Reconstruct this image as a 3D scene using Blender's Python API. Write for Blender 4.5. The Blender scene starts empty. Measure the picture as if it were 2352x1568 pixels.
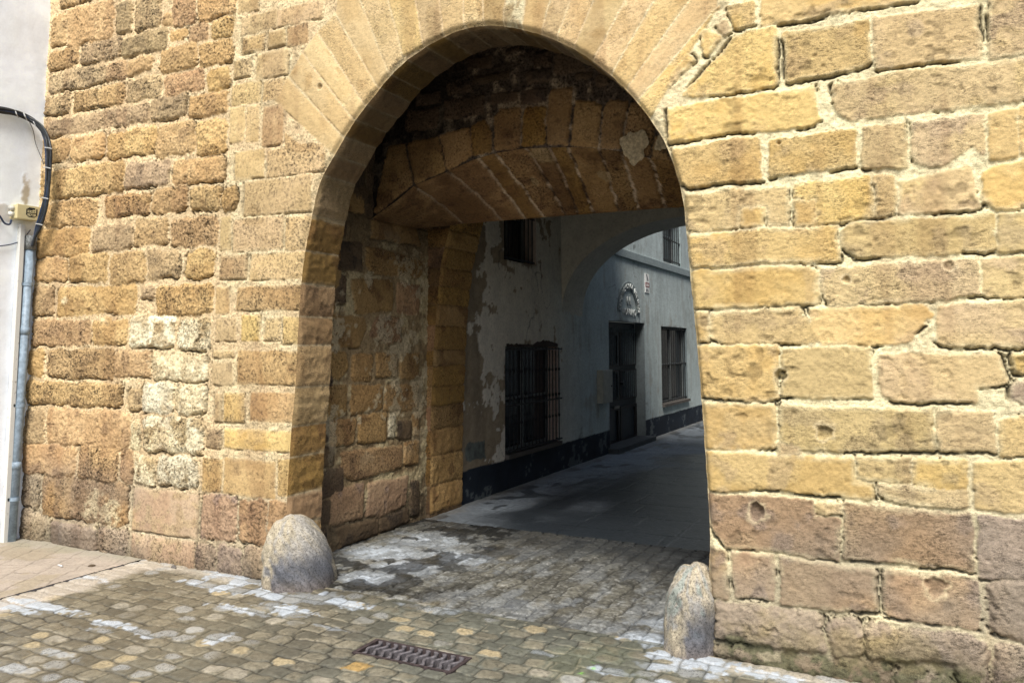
import bpy, bmesh, math, random
import numpy as np
from math import sin, cos, tan, atan, radians, pi
from mathutils import Vector

# ------------------------------------------------------------------ camera model
# (photo measured on a 2352 x 1568 frame; rays are used to survey points onto the
#  real planes of the place: wall face y=0, ground z=0, alley wall x=-4.13 ...)
F = 1850.0; CX = 1176.0; PY = 621.0; YH = 792.0
PITCH = atan((YH - PY) / F); PSI = radians(26.5)
CAM = np.array([0, -4.33, 1.6])
fwd0 = np.array([-sin(PSI), cos(PSI), 0]); RT = np.array([cos(PSI), sin(PSI), 0]); ZZ = np.array([0, 0, 1.0])
FC = fwd0 * cos(PITCH) + ZZ * sin(PITCH); UP = -fwd0 * sin(PITCH) + ZZ * cos(PITCH)

def on(x, y, ax, val):
    d = RT * (x - CX) / F - UP * (y - PY) / F + FC
    return CAM + d * ((val - CAM[ax]) / d[ax])

def px(P):
    v = np.array(P) - CAM
    c = v @ FC
    return CX + F * (v @ RT) / c, PY - F * (v @ UP) / c

TILE = {'A': (0, 0, 2.6133), 'B': (0, 500, 2.6133), 'C': (0, 1107, 2.6133), 'D': (1660, 0, 2.6133), 'E': (1660, 500, 2.6133),
        'F': (1660, 1107, 2.6133), 'G': (800, 0, 2.351), 'H': (800, 500, 2.351), 'I': (800, 1040, 2.351)}
def vt(tile, x, y):
    ox, oy, s = TILE[tile]
    return (ox + x / s) * .91875, (oy + y / s) * .91875

# ------------------------------------------------------------------ noise
_T = {}
def vnoise(x, y, seed):
    if seed not in _T: _T[seed] = np.random.default_rng(seed).random((256, 256)).astype(np.float32)
    T = _T[seed]
    xi = np.floor(x).astype(np.int64); yi = np.floor(y).astype(np.int64)
    fx = (x - xi).astype(np.float32); fy = (y - yi).astype(np.float32)
    fx = fx * fx * (3 - 2 * fx); fy = fy * fy * (3 - 2 * fy)
    x0 = xi & 255; x1 = (xi + 1) & 255; y0 = yi & 255; y1 = (yi + 1) & 255
    a = T[x0, y0]; b = T[x1, y0]; c = T[x0, y1]; d = T[x1, y1]
    return (a + (b - a) * fx) * (1 - fy) + (c + (d - c) * fx) * fy
def fbm(x, y, f, octv=3, seed=1, gain=.5):
    r = 0; amp = 1; tot = 0
    for o in range(octv):
        r = r + amp * (vnoise(x * f + 17.3 * o, y * f + 9.1 * o, seed + o) * 2 - 1)
        tot += amp; amp *= gain; f *= 2.03
    return r / tot * 1.5
def sst(a, b, x):
    t = np.clip((x - a) / (b - a), 0, 1)
    return t * t * (3 - 2 * t)
def sdf(poly, X, Y, nearest=False):
    """signed distance, negative inside"""
    n = len(poly); D = np.full(X.shape, 1e9); ins = np.zeros(X.shape, bool)
    NX = np.zeros(X.shape); NY = np.zeros(X.shape)
    for i in range(n):
        x0, y0 = poly[i]; x1, y1 = poly[(i + 1) % n]
        ex, ey = x1 - x0, y1 - y0
        wx, wy = X - x0, Y - y0
        t = np.clip((wx * ex + wy * ey) / (ex * ex + ey * ey + 1e-12), 0, 1)
        dx, dy = wx - ex * t, wy - ey * t
        dd = dx * dx + dy * dy
        if nearest:
            m = dd < D; NX = np.where(m, x0 + ex * t, NX); NY = np.where(m, y0 + ey * t, NY)
        D = np.minimum(D, dd)
        cond = ((y0 <= Y) & (y1 > Y)) | ((y1 <= Y) & (y0 > Y))
        if ey != 0:
            ins ^= cond & (X < x0 + ex * (Y - y0) / ey)
    D = np.sqrt(D); D = np.where(ins, -D, D)
    return (D, NX, NY) if nearest else D
def inset(poly, r):
    P = [np.array(p, float) for p in poly]; n = len(P)
    area = sum(P[i][0] * P[(i + 1) % n][1] - P[(i + 1) % n][0] * P[i][1] for i in range(n)) / 2
    if area < 0: P = P[::-1]
    out = []
    for i in range(n):
        a, b, c = P[i - 1], P[i], P[(i + 1) % n]
        e1 = (b - a) / (np.linalg.norm(b - a) + 1e-9); e2 = (c - b) / (np.linalg.norm(c - b) + 1e-9)
        n1 = np.array([-e1[1], e1[0]]); n2 = np.array([-e2[1], e2[0]])
        m = n1 + n2; q = m @ m
        m = m / q * 2 if q > .3 else m
        out.append(b + m * r)
    return out

# ------------------------------------------------------------------ objects
COL = bpy.context.scene.collection
def tag(o, label=None, cat=None, group=None, kind=None):
    if label: o['label'] = label
    if cat: o['category'] = cat
    if group: o['group'] = group
    if kind: o['kind'] = kind
    return o
def empty(name, loc, label=None, cat=None, group=None):
    o = bpy.data.objects.new(name, None); COL.objects.link(o); o.location = loc
    o.empty_display_size = .1
    return tag(o, label, cat, group)
def link(name, me, mat, parent=None):
    o = bpy.data.objects.new(name, me); COL.objects.link(o)
    if mat: me.materials.append(mat)
    if parent is not None:
        o.parent = parent; o.location = -Vector(parent.location)
    return o
def npmesh(name, P, quads, col=None, wet=None, smooth=True):
    used = np.unique(quads); remap = np.zeros(len(P), np.int64); remap[used] = np.arange(len(used))
    P = P[used]; quads = remap[quads]
    me = bpy.data.meshes.new(name)
    me.vertices.add(len(P)); me.vertices.foreach_set('co', P.astype(np.float32).ravel())
    me.loops.add(quads.size); me.loops.foreach_set('vertex_index', quads.astype(np.int32).ravel())
    me.polygons.add(len(quads)); me.polygons.foreach_set('loop_start', (np.arange(len(quads)) * 4).astype(np.int32))
    me.polygons.foreach_set('use_smooth', np.full(len(quads), smooth))
    me.update(calc_edges=True)
    if col is not None:
        a = me.attributes.new('Col', 'FLOAT_COLOR', 'POINT'); a.data.foreach_set('color', col[used].astype(np.float32).ravel())
    if wet is not None:
        a = me.attributes.new('Wet', 'FLOAT', 'POINT'); a.data.foreach_set('value', wet[used].astype(np.float32).ravel())
    return me
def gridquads(nu, nv, keep=None, flip=False):
    i = np.arange(nu * nv).reshape(nu, nv)
    q = np.stack([i[:-1, :-1], i[1:, :-1], i[1:, 1:], i[:-1, 1:]], -1)
    if flip: q = q[..., ::-1]
    return q[keep] if keep is not None else q.reshape(-1, 4)

class MB:
    """collects simple solids into one mesh"""
    def __init__(s): s.v = []; s.f = []
    def add(s, vs, fs):
        k = len(s.v); s.v += [tuple(map(float, p)) for p in vs]; s.f += [tuple(k + i for i in f) for f in fs]
    def box(s, a, b):
        x0, x1 = sorted((a[0], b[0])); y0, y1 = sorted((a[1], b[1])); z0, z1 = sorted((a[2], b[2]))
        s.add([(x0, y0, z0), (x1, y0, z0), (x1, y1, z0), (x0, y1, z0), (x0, y0, z1), (x1, y0, z1), (x1, y1, z1), (x0, y1, z1)],
              [(0, 3, 2, 1), (4, 5, 6, 7), (0, 1, 5, 4), (1, 2, 6, 5), (2, 3, 7, 6), (3, 0, 4, 7)])
    def tube(s, pts, r, n=8, cap=True):
        pts = [Vector(p) for p in pts]; rs = r if isinstance(r, (list, tuple)) else [r] * len(pts)
        k = len(s.v); prev = None
        for i, p in enumerate(pts):
            t = (pts[min(i + 1, len(pts) - 1)] - pts[max(i - 1, 0)]).normalized()
            if prev is None:
                a = Vector((0, 0, 1)) if abs(t.z) < .9 else Vector((1, 0, 0)); a = (a - t * a.dot(t)).normalized()
            else:
                a = (prev - t * prev.dot(t)).normalized()
            prev = a; b = t.cross(a)
            for j in range(n):
                w = 2 * pi * j / n; s.v.append(tuple(p + (a * cos(w) + b * sin(w)) * rs[i]))
        for i in range(len(pts) - 1):
            for j in range(n):
                s.f.append((k + i * n + j, k + i * n + (j + 1) % n, k + (i + 1) * n + (j + 1) % n, k + (i + 1) * n + j))
        if cap:
            s.f.append(tuple(k + j for j in range(n))[::-1]); s.f.append(tuple(k + (len(pts) - 1) * n + j for j in range(n)))
    def build(s, name, mat, parent=None, smooth=False, bevel=0):
        me = bpy.data.meshes.new(name); me.from_pydata(s.v, [], s.f); me.update()
        bm = bmesh.new(); bm.from_mesh(me)
        bmesh.ops.recalc_face_normals(bm, faces=bm.faces)
        if bevel: bmesh.ops.bevel(bm, geom=bm.edges[:], offset=bevel, segments=2, affect='EDGES', profile=.6)
        bm.to_mesh(me); bm.free()
        if smooth: me.polygons.foreach_set('use_smooth', [True] * len(me.polygons))
        return link(name, me, mat, parent)
def spline(pts, n=8):
    """Catmull-Rom through points"""
    P = [Vector(p) for p in pts]; P = [P[0] * 2 - P[1]] + P + [P[-1] * 2 - P[-2]]; out = []
    for i in range(1, len(P) - 2):
        for k in range(n):
            t = k / n; a, b, c, d = P[i - 1:i + 3]
            out.append(.5 * ((2 * b) + (c - a) * t + (2 * a - 5 * b + 4 * c - d) * t * t + (3 * b - a - 3 * c + d) * t ** 3))
    out.append(P[-2]); return out

# ------------------------------------------------------------------ materials
def newmat(name):
    m = bpy.data.materials.new(name); m.use_nodes = True
    nt = m.node_tree; return m, nt, nt.nodes['Principled BSDF']
def masonry(name, k1=1.6, k2=1.0, pit=.5, bump=.5, scale=55., rough=.9, wet=False, spec=.3, aniso=(1, 1, 1)):
    m, nt, bs = newmat(name); N = nt.nodes; L = nt.links
    at = N.new('ShaderNodeAttribute'); at.attribute_name = 'Col'
    tc = N.new('ShaderNodeTexCoord'); mp = N.new('ShaderNodeMapping'); mp.inputs['Scale'].default_value = aniso
    L.new(tc.outputs['Object'], mp.inputs['Vector'])
    def noise(sc, det, ro):
        n = N.new('ShaderNodeTexNoise'); n.inputs['Scale'].default_value = sc; n.inputs['Detail'].default_value = det
        n.inputs['Roughness'].default_value = ro; L.new(mp.outputs['Vector'], n.inputs['Vector']); return n.outputs['Fac']
    def math_(op, a, b=None, c=None):
        n = N.new('ShaderNodeMath'); n.operation = op
        for i, v in enumerate((a, b, c)):
            if v is None: continue
            if isinstance(v, (int, float)): n.inputs[i].default_value = v
            else: L.new(v, n.inputs[i])
        return n.outputs[0]
    n1 = noise(scale, 6, .72); n2 = noise(scale * 3.7, 3, .6); n3 = noise(scale * .28, 4, .6)
    g = at.outputs['Alpha']
    v = math_('MULTIPLY_ADD', math_('SUBTRACT', n1, .5), k1, math_('MULTIPLY', math_('SUBTRACT', n2, .5), k2))
    v = math_('MULTIPLY_ADD', math_('SUBTRACT', n3, .5), .45, v)
    v = math_('MULTIPLY_ADD', v, g, 1.0)
    mr = N.new('ShaderNodeMapRange'); mr.inputs['From Min'].default_value = .38; mr.inputs['From Max'].default_value = .47
    mr.inputs['To Min'].default_value = 1 - pit; mr.inputs['To Max'].default_value = 1; L.new(n1, mr.inputs['Value'])
    pv = math_('ADD', math_('MULTIPLY', math_('SUBTRACT', mr.outputs[0], 1.0), g), 1.0)
    v = math_('MAXIMUM', math_('MULTIPLY', v, pv), .05)
    mx = N.new('ShaderNodeVectorMath'); mx.operation = 'SCALE'; L.new(at.outputs['Color'], mx.inputs[0]); L.new(v, mx.inputs['Scale'])
    L.new(mx.outputs[0], bs.inputs['Base Color'])
    h = math_('MULTIPLY_ADD', n2, .35, math_('ADD', n1, math_('MULTIPLY', mr.outputs[0], .25)))
    bp = N.new('ShaderNodeBump'); bp.inputs['Distance'].default_value = .012
    L.new(h, bp.inputs['Height']); L.new(math_('MULTIPLY', g, bump), bp.inputs['Strength'])
    L.new(bp.outputs['Normal'], bs.inputs['Normal'])
    bs.inputs['Specular IOR Level'].default_value = spec
    if wet:
        aw = N.new('ShaderNodeAttribute'); aw.attribute_name = 'Wet'
        r = math_('MULTIPLY_ADD', aw.outputs['Fac'], -.62, rough)
        r = math_('MULTIPLY_ADD', math_('SUBTRACT', n1, .5), .5, r)
        r = math_('MAXIMUM', r, .08)
        L.new(r, bs.inputs['Roughness'])
    else: bs.inputs['Roughness'].default_value = rough
    return m
def plain(name, col, rough=.6, metal=0, var=.25, scale=30., bump=.15, spec=.4, col2=None, thr=.55):
    m, nt, bs = newmat(name); N = nt.nodes; L = nt.links
    tc = N.new('ShaderNodeTexCoord'); n = N.new('ShaderNodeTexNoise'); n.inputs['Scale'].default_value = scale
    n.inputs['Detail'].default_value = 6; n.inputs['Roughness'].default_value = .65
    L.new(tc.outputs['Object'], n.inputs['Vector'])
    cr = N.new('ShaderNodeValToRGB'); e = cr.color_ramp.elements
    c2 = col2 or tuple(c * (1 + var) for c in col); c1 = tuple(c * (1 - var) for c in col) if not col2 else col
    e[0].position = .35 if not col2 else thr - .04; e[1].position = .65 if not col2 else thr + .04
    e[0].color = (*c1, 1); e[1].color = (*c2, 1)
    L.new(n.outputs['Fac'], cr.inputs['Fac']); L.new(cr.outputs['Color'], bs.inputs['Base Color'])
    bs.inputs['Roughness'].default_value = rough; bs.inputs['Metallic'].default_value = metal; bs.inputs['Specular IOR Level'].default_value = spec
    if bump:
        bp = N.new('ShaderNodeBump'); bp.inputs['Distance'].default_value = .004; bp.inputs['Strength'].default_value = bump
        L.new(n.outputs['Fac'], bp.inputs['Height']); L.new(bp.outputs['Normal'], bs.inputs['Normal'])
    return m

M_STONE = masonry('oyster_stone', k1=2.8, k2=2.6, pit=.6, bump=1.0)
M_ASH = masonry('sandstone_ashlar', k1=1.9, k2=2.6, pit=.35, bump=.8, scale=75., aniso=(.7, 1, 1.3))
M_PLASTER = masonry('old_limewash', k1=.5, k2=.35, pit=.12, bump=.3, scale=30., rough=.85)
M_WHITE = masonry('white_limewash', k1=.12, k2=.1, pit=.0, bump=.2, scale=14., rough=.8)
M_GROUND = masonry('wet_setts', k1=1.3, k2=1.2, pit=.35, bump=.5, scale=60., rough=.82, wet=True, spec=.5)
M_GRANITE = masonry('speckled_granite', k1=1.8, k2=2.2, pit=.45, bump=.45, scale=90., rough=.7)

# ------------------------------------------------------------------ stone styles
# tones: list of linear colours mixed by noise
TONE = {
 't': [(.36, .225, .105), (.44, .29, .145), (.27, .165, .08)],
 'n': [(.40, .245, .10), (.47, .31, .14), (.30, .18, .075)],
 'r': [(.27, .145, .066), (.35, .21, .10), (.20, .105, .052)],
 'g': [(.31, .215, .125), (.39, .28, .165), (.215, .15, .092)],
 'p': [(.42, .27, .20), (.48, .34, .26), (.33, .21, .155)],
 'w': [(.66, .56, .38), (.74, .66, .47), (.38, .28, .15)],
 'x': [(.72, .64, .46), (.78, .70, .52), (.66, .58, .40)],
 'q': [(.43, .305, .155), (.49, .35, .19), (.37, .255, .125)],
 'v': [(.50, .345, .165), (.54, .39, .205), (.43, .285, .13)],
 'y': [(.56, .365, .13), (.60, .42, .18), (.50, .35, .17)],
 'o': [(.56, .36, .125), (.59, .41, .17), (.52, .355, .16)],
 'm': [(.50, .365, .215), (.53, .39, .20), (.43, .31, .20)],
 'a': [(.53, .385, .185), (.57, .42, .215), (.46, .34, .19)],
 'b': [(.31, .19, .105), (.38, .25, .14), (.26, .175, .125)],
 'k': [(.30, .225, .155), (.37, .28, .19), (.235, .175, .13)],
 'i': [(.36, .225, .09), (.42, .27, .115), (.26, .155, .065)],
 'h': [(.33, .20, .065), (.37, .225, .07), (.28, .16, .055)],
 'd': [(.13, .09, .055), (.18, .125, .075), (.09, .065, .045)],
 'u': [(.42, .255, .06), (.46, .29, .08), (.35, .20, .05)],
}
for k_, f_, c_ in (('t', 1.12, .25), ('n', 1.1, .2), ('g', 1.08, .3), ('r', 1.2, .3), ('p', 1.12, .2), ('b', 1.12, .25), ('k', 1.15, .2), ('m', 1.05, .3), ('a', 1.02, .2), ('y', 1.02, .2), ('o', 1.0, .2), ('v', 1.14, .2), ('q', 1.18, .2)):
    av = np.array([.445, .325, .185]) if k_ in 'tngrqv' else (np.array([.36, .275, .20]) if k_ in 'bk' else np.array([.58, .43, .215]))
    TONE[k_] = [tuple(np.array(c) * f_ * (1 - c_) + av * c_) for c in TONE[k_]]
# style: warp, round, bevel, lift, rough amplitude, rim whitening, grain
STY = {
 'R': dict(grow=.006, warp=.016, rnd=.040, bev=.028, lift=.012, amp=.010, rim=.12, grain=1.0, var=.006),
 'Q': dict(ck=.5, grow=.003, warp=.005, rnd=.006, bev=.010, lift=.003, amp=.0025, rim=.35, grain=.75, var=.002),
 'V': dict(ck=.15, grow=.001, warp=.003, rnd=.003, bev=.008, lift=.002, amp=.0022, rim=.2, grain=.7, var=.001),
 'A': dict(grow=.007, warp=.009, rnd=.010, bev=.008, lift=.011, amp=.005, rim=.5, dome=.015, grain=.75, var=.004),
 'B': dict(grow=.012, warp=.016, rnd=.03, bev=.03, lift=.02, amp=.010, rim=.25, grain=.9, var=.008),
 'J': dict(grow=.005, warp=.010, rnd=.02, bev=.02, lift=.012, amp=.005, rim=.15, grain=.85, var=.004),
}
def fields(U, V, stones, mortar, seed=5, crack=0., mort_amp=.003, mort_h=0., mort_grain=.45, crack_u=0.):
    """stones: (poly, tone, style). returns height, colour(4), inside-distance"""
    rng = random.Random(seed)
    D = np.full(U.shape, -1.0); H = np.zeros(U.shape); C = np.zeros(U.shape + (3,)); G = np.zeros(U.shape); RM = np.zeros(U.shape); BV = np.full(U.shape, .02); CK = np.ones(U.shape)
    W1 = fbm(U, V, 9, 3, seed + 11); W2 = fbm(U, V, 9, 3, seed + 21)
    W3 = fbm(U, V, 55, 2, seed + 31); W4 = fbm(U, V, 55, 2, seed + 41)
    n_lo = fbm(U, V, 3.2, 3, seed + 51); n_mid = fbm(U, V, 16, 3, seed + 61); n_hi = fbm(U, V, 60, 3, seed + 71, .65); n_lo2 = fbm(U, V, 4.7, 3, seed + 81)
    us = U[:, 0]; vs = V[0, :]
    for poly, tone, sty in stones:
        S = STY[sty]; poly = [tuple(p) for p in poly]
        xs = [p[0] for p in poly]; ys = [p[1] for p in poly]
        i0, i1 = np.searchsorted(us, [min(xs) - .06, max(xs) + .06]); j0, j1 = np.searchsorted(vs, [min(ys) - .06, max(ys) + .06])
        if i1 - i0 < 2 or j1 - j0 < 2: continue
        sl = (slice(i0, i1), slice(j0, j1))
        small = min(max(xs) - min(xs), max(ys) - min(ys)); rr = min(S['rnd'], small * .28)
        w = S['warp']
        X = U[sl] + w * W1[sl] + w * .5 * W3[sl]; Y = V[sl] + w * W2[sl] + w * .5 * W4[sl]
        d = rr + S['grow'] - sdf(inset(poly, rr), X, Y)
        m = d > D[sl]
        o1, o2 = rng.uniform(-50, 50), rng.uniform(-50, 50)
        c1, c2, c3 = [np.array(c) for c in TONE[tone]]
        k = rng.uniform(.88, 1.12); tint = np.array([1, rng.uniform(.98, 1.02), rng.uniform(.93, 1.07)]) * k
        a = sst(-.35, .45, vnoise(U[sl] * 5 + o1, V[sl] * 5 + o2, 301) * 2 - 1 + n_mid[sl] * .35)[..., None]
        b = sst(.25, .8, (vnoise(U[sl] * 8 + o2, V[sl] * 8 + o1, 302) * 2 - 1) + n_mid[sl] * .45)[..., None]
        c = (c1 * (1 - a) + c2 * a); c = (c * (1 - b) + c3 * b) * tint
        if tone == 'w':
            sp = sst(.12, .4, n_hi[sl] + .35 * n_mid[sl])[..., None]; c = c * (1 - sp * .62) + np.array([.26, .19, .10]) * sp * .62
        gr_ = rng.uniform(.45, 1.1)
        if tone in 'wp': q_ = sst(-.1, .5, n_mid[sl] + .5 * n_lo2[sl] + rng.uniform(-.2, .2))[..., None] * .65; c = c * (1 - q_) + np.array([.44, .32, .18]) * q_
        tl = rng.uniform(-1, 1) * .01; cx = sum(xs) / len(xs); cy = sum(ys) / len(ys)
        h = S['lift'] + rng.uniform(-1, 1) * S['var'] + (U[sl] - cx) * tl + S['amp'] * (n_mid[sl] * .7 + n_hi[sl] * .55 + .8 * n_lo2[sl])
        if sty == 'A':
            pk = sst(.62, .74, vnoise(U[sl] * 26 + o1, V[sl] * 34 + o2, 303)) * sst(.1, .5, n_lo2[sl]); h = h - .006 * pk; c = c * (1 - .30 * pk[..., None])
        h = h - S['amp'] * 1.6 * sst(.55, .9, n_mid[sl] + .3 * n_hi[sl])        # erosion pits
        h = h + np.minimum(d, .08) * S.get('dome', .08)
        D[sl] = np.where(m, d, D[sl]); H[sl] = np.where(m, h, H[sl]); G[sl] = np.where(m, S['grain'] * gr_ * (1 + .45 * n_mid[sl]), G[sl])
        RM[sl] = np.where(m, S['rim'], RM[sl]); BV[sl] = np.where(m, S['bev'], BV[sl]); CK[sl] = np.where(m, S.get('ck', 1.), CK[sl])
        C[sl] = np.where(m[..., None], c, C[sl])
    D = np.where(D < -.9, -.05, D)
    mc = mortar(U, V, n_lo, n_mid, n_hi)
    mh = mort_h + mort_amp * (n_mid + .6 * n_hi)
    t = sst(-.002, BV, D)
    edge = (.55 + .45 * sst(0, .012, D))
    Hh = mh * (1 - t) + H * t
    ct = sst(-.003, .007, D + .002 * n_hi)[..., None]
    rim = (RM * (1 - sst(.004, .032, D + .012 * n_mid)) * sst(-.5, .35, n_lo + .6 * n_mid))[..., None]
    Cs = C * (1 - rim) + mc * 1.02 * rim
    CC = mc * (1 - ct) + Cs * ct
    GG = mort_grain * (1 - ct[..., 0]) + G * ct[..., 0]
    if crack:
        gv = np.gradient(D, vs, axis=1); gu = np.gradient(D, us, axis=0)
        below = sst(.2, .7, gv); side = np.minimum(1, sst(.3, .8, np.abs(gu)) * crack_u)
        where = np.maximum(below * sst(-.08, .14, n_lo2 + .5 * n_mid), side * sst(.05, .3, n_lo + .5 * n_mid)) * (1 - .0)
        band = np.exp(-((D + .002 + .004 * n_mid) / (.006 + .004 * sst(.1, .6, n_lo))) ** 2)
        cr = where * band * crack * CK
        Hh = Hh - .035 * cr
        CC = CC * (1 - .90 * np.clip(cr, 0, 1)[..., None])
    return Hh, np.concatenate([np.clip(CC, .004, .9), GG[..., None]], -1), D
def courses(u0, u1, v0, v1, hr, lr, rng, tones, sty, gap=.012):
    out = []; v = v0
    while v < v1:
        h = rng.uniform(*hr); u = u0 - rng.uniform(0, lr[0])
        while u < u1:
            l = rng.uniform(*lr)
            j = lambda: rng.uniform(-.008, .008)
            out.append(([(u + gap / 2 + j(), v + gap / 2 + j()), (u + l - gap / 2 + j(), v + gap / 2 + j()), (u + l - gap / 2 + j(), v + h - gap / 2 + j()), (u + gap / 2 + j(), v + h - gap / 2 + j())], rng.choice(tones), sty))
            u += l
        v += h
    return out
def parse(text, ax, val, tile_default=None):
    """each line:  TILE STYLE tone n n n n [...]  4 numbers = box (l t r b), more = polygon. surveyed onto plane axis=val"""
    out = []; uv = {1: (0, 2), 0: (1, 2)}[ax]
    for ln in text.strip().splitlines():
        for item in ln.split(';'):
            w = item.split()
            if not w: continue
            tile, sty, tone = w[0]; n = [float(q) for q in w[1:]]
            if len(n) == 4:
                l, t, r, b = n; cx, cy = (l + r) / 2, (t + b) / 2
                q = lambda X, Y: on(*vt(tile, X, Y), ax, val)
                a0, a1 = q(l, cy)[uv[0]], q(r, cy)[uv[0]]; b0, b1 = q(cx, t)[2], q(cx, b)[2]
                poly = [(a0, b0), (a1, b0), (a1, b1), (a0, b1)]
            else:
                poly = []
                for k in range(0, len(n), 2):
                    p = on(*vt(tile, n[k], n[k + 1]), ax, val); poly.append((p[uv[0]], p[2]))
            out.append((poly, tone, sty))
    return out

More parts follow.
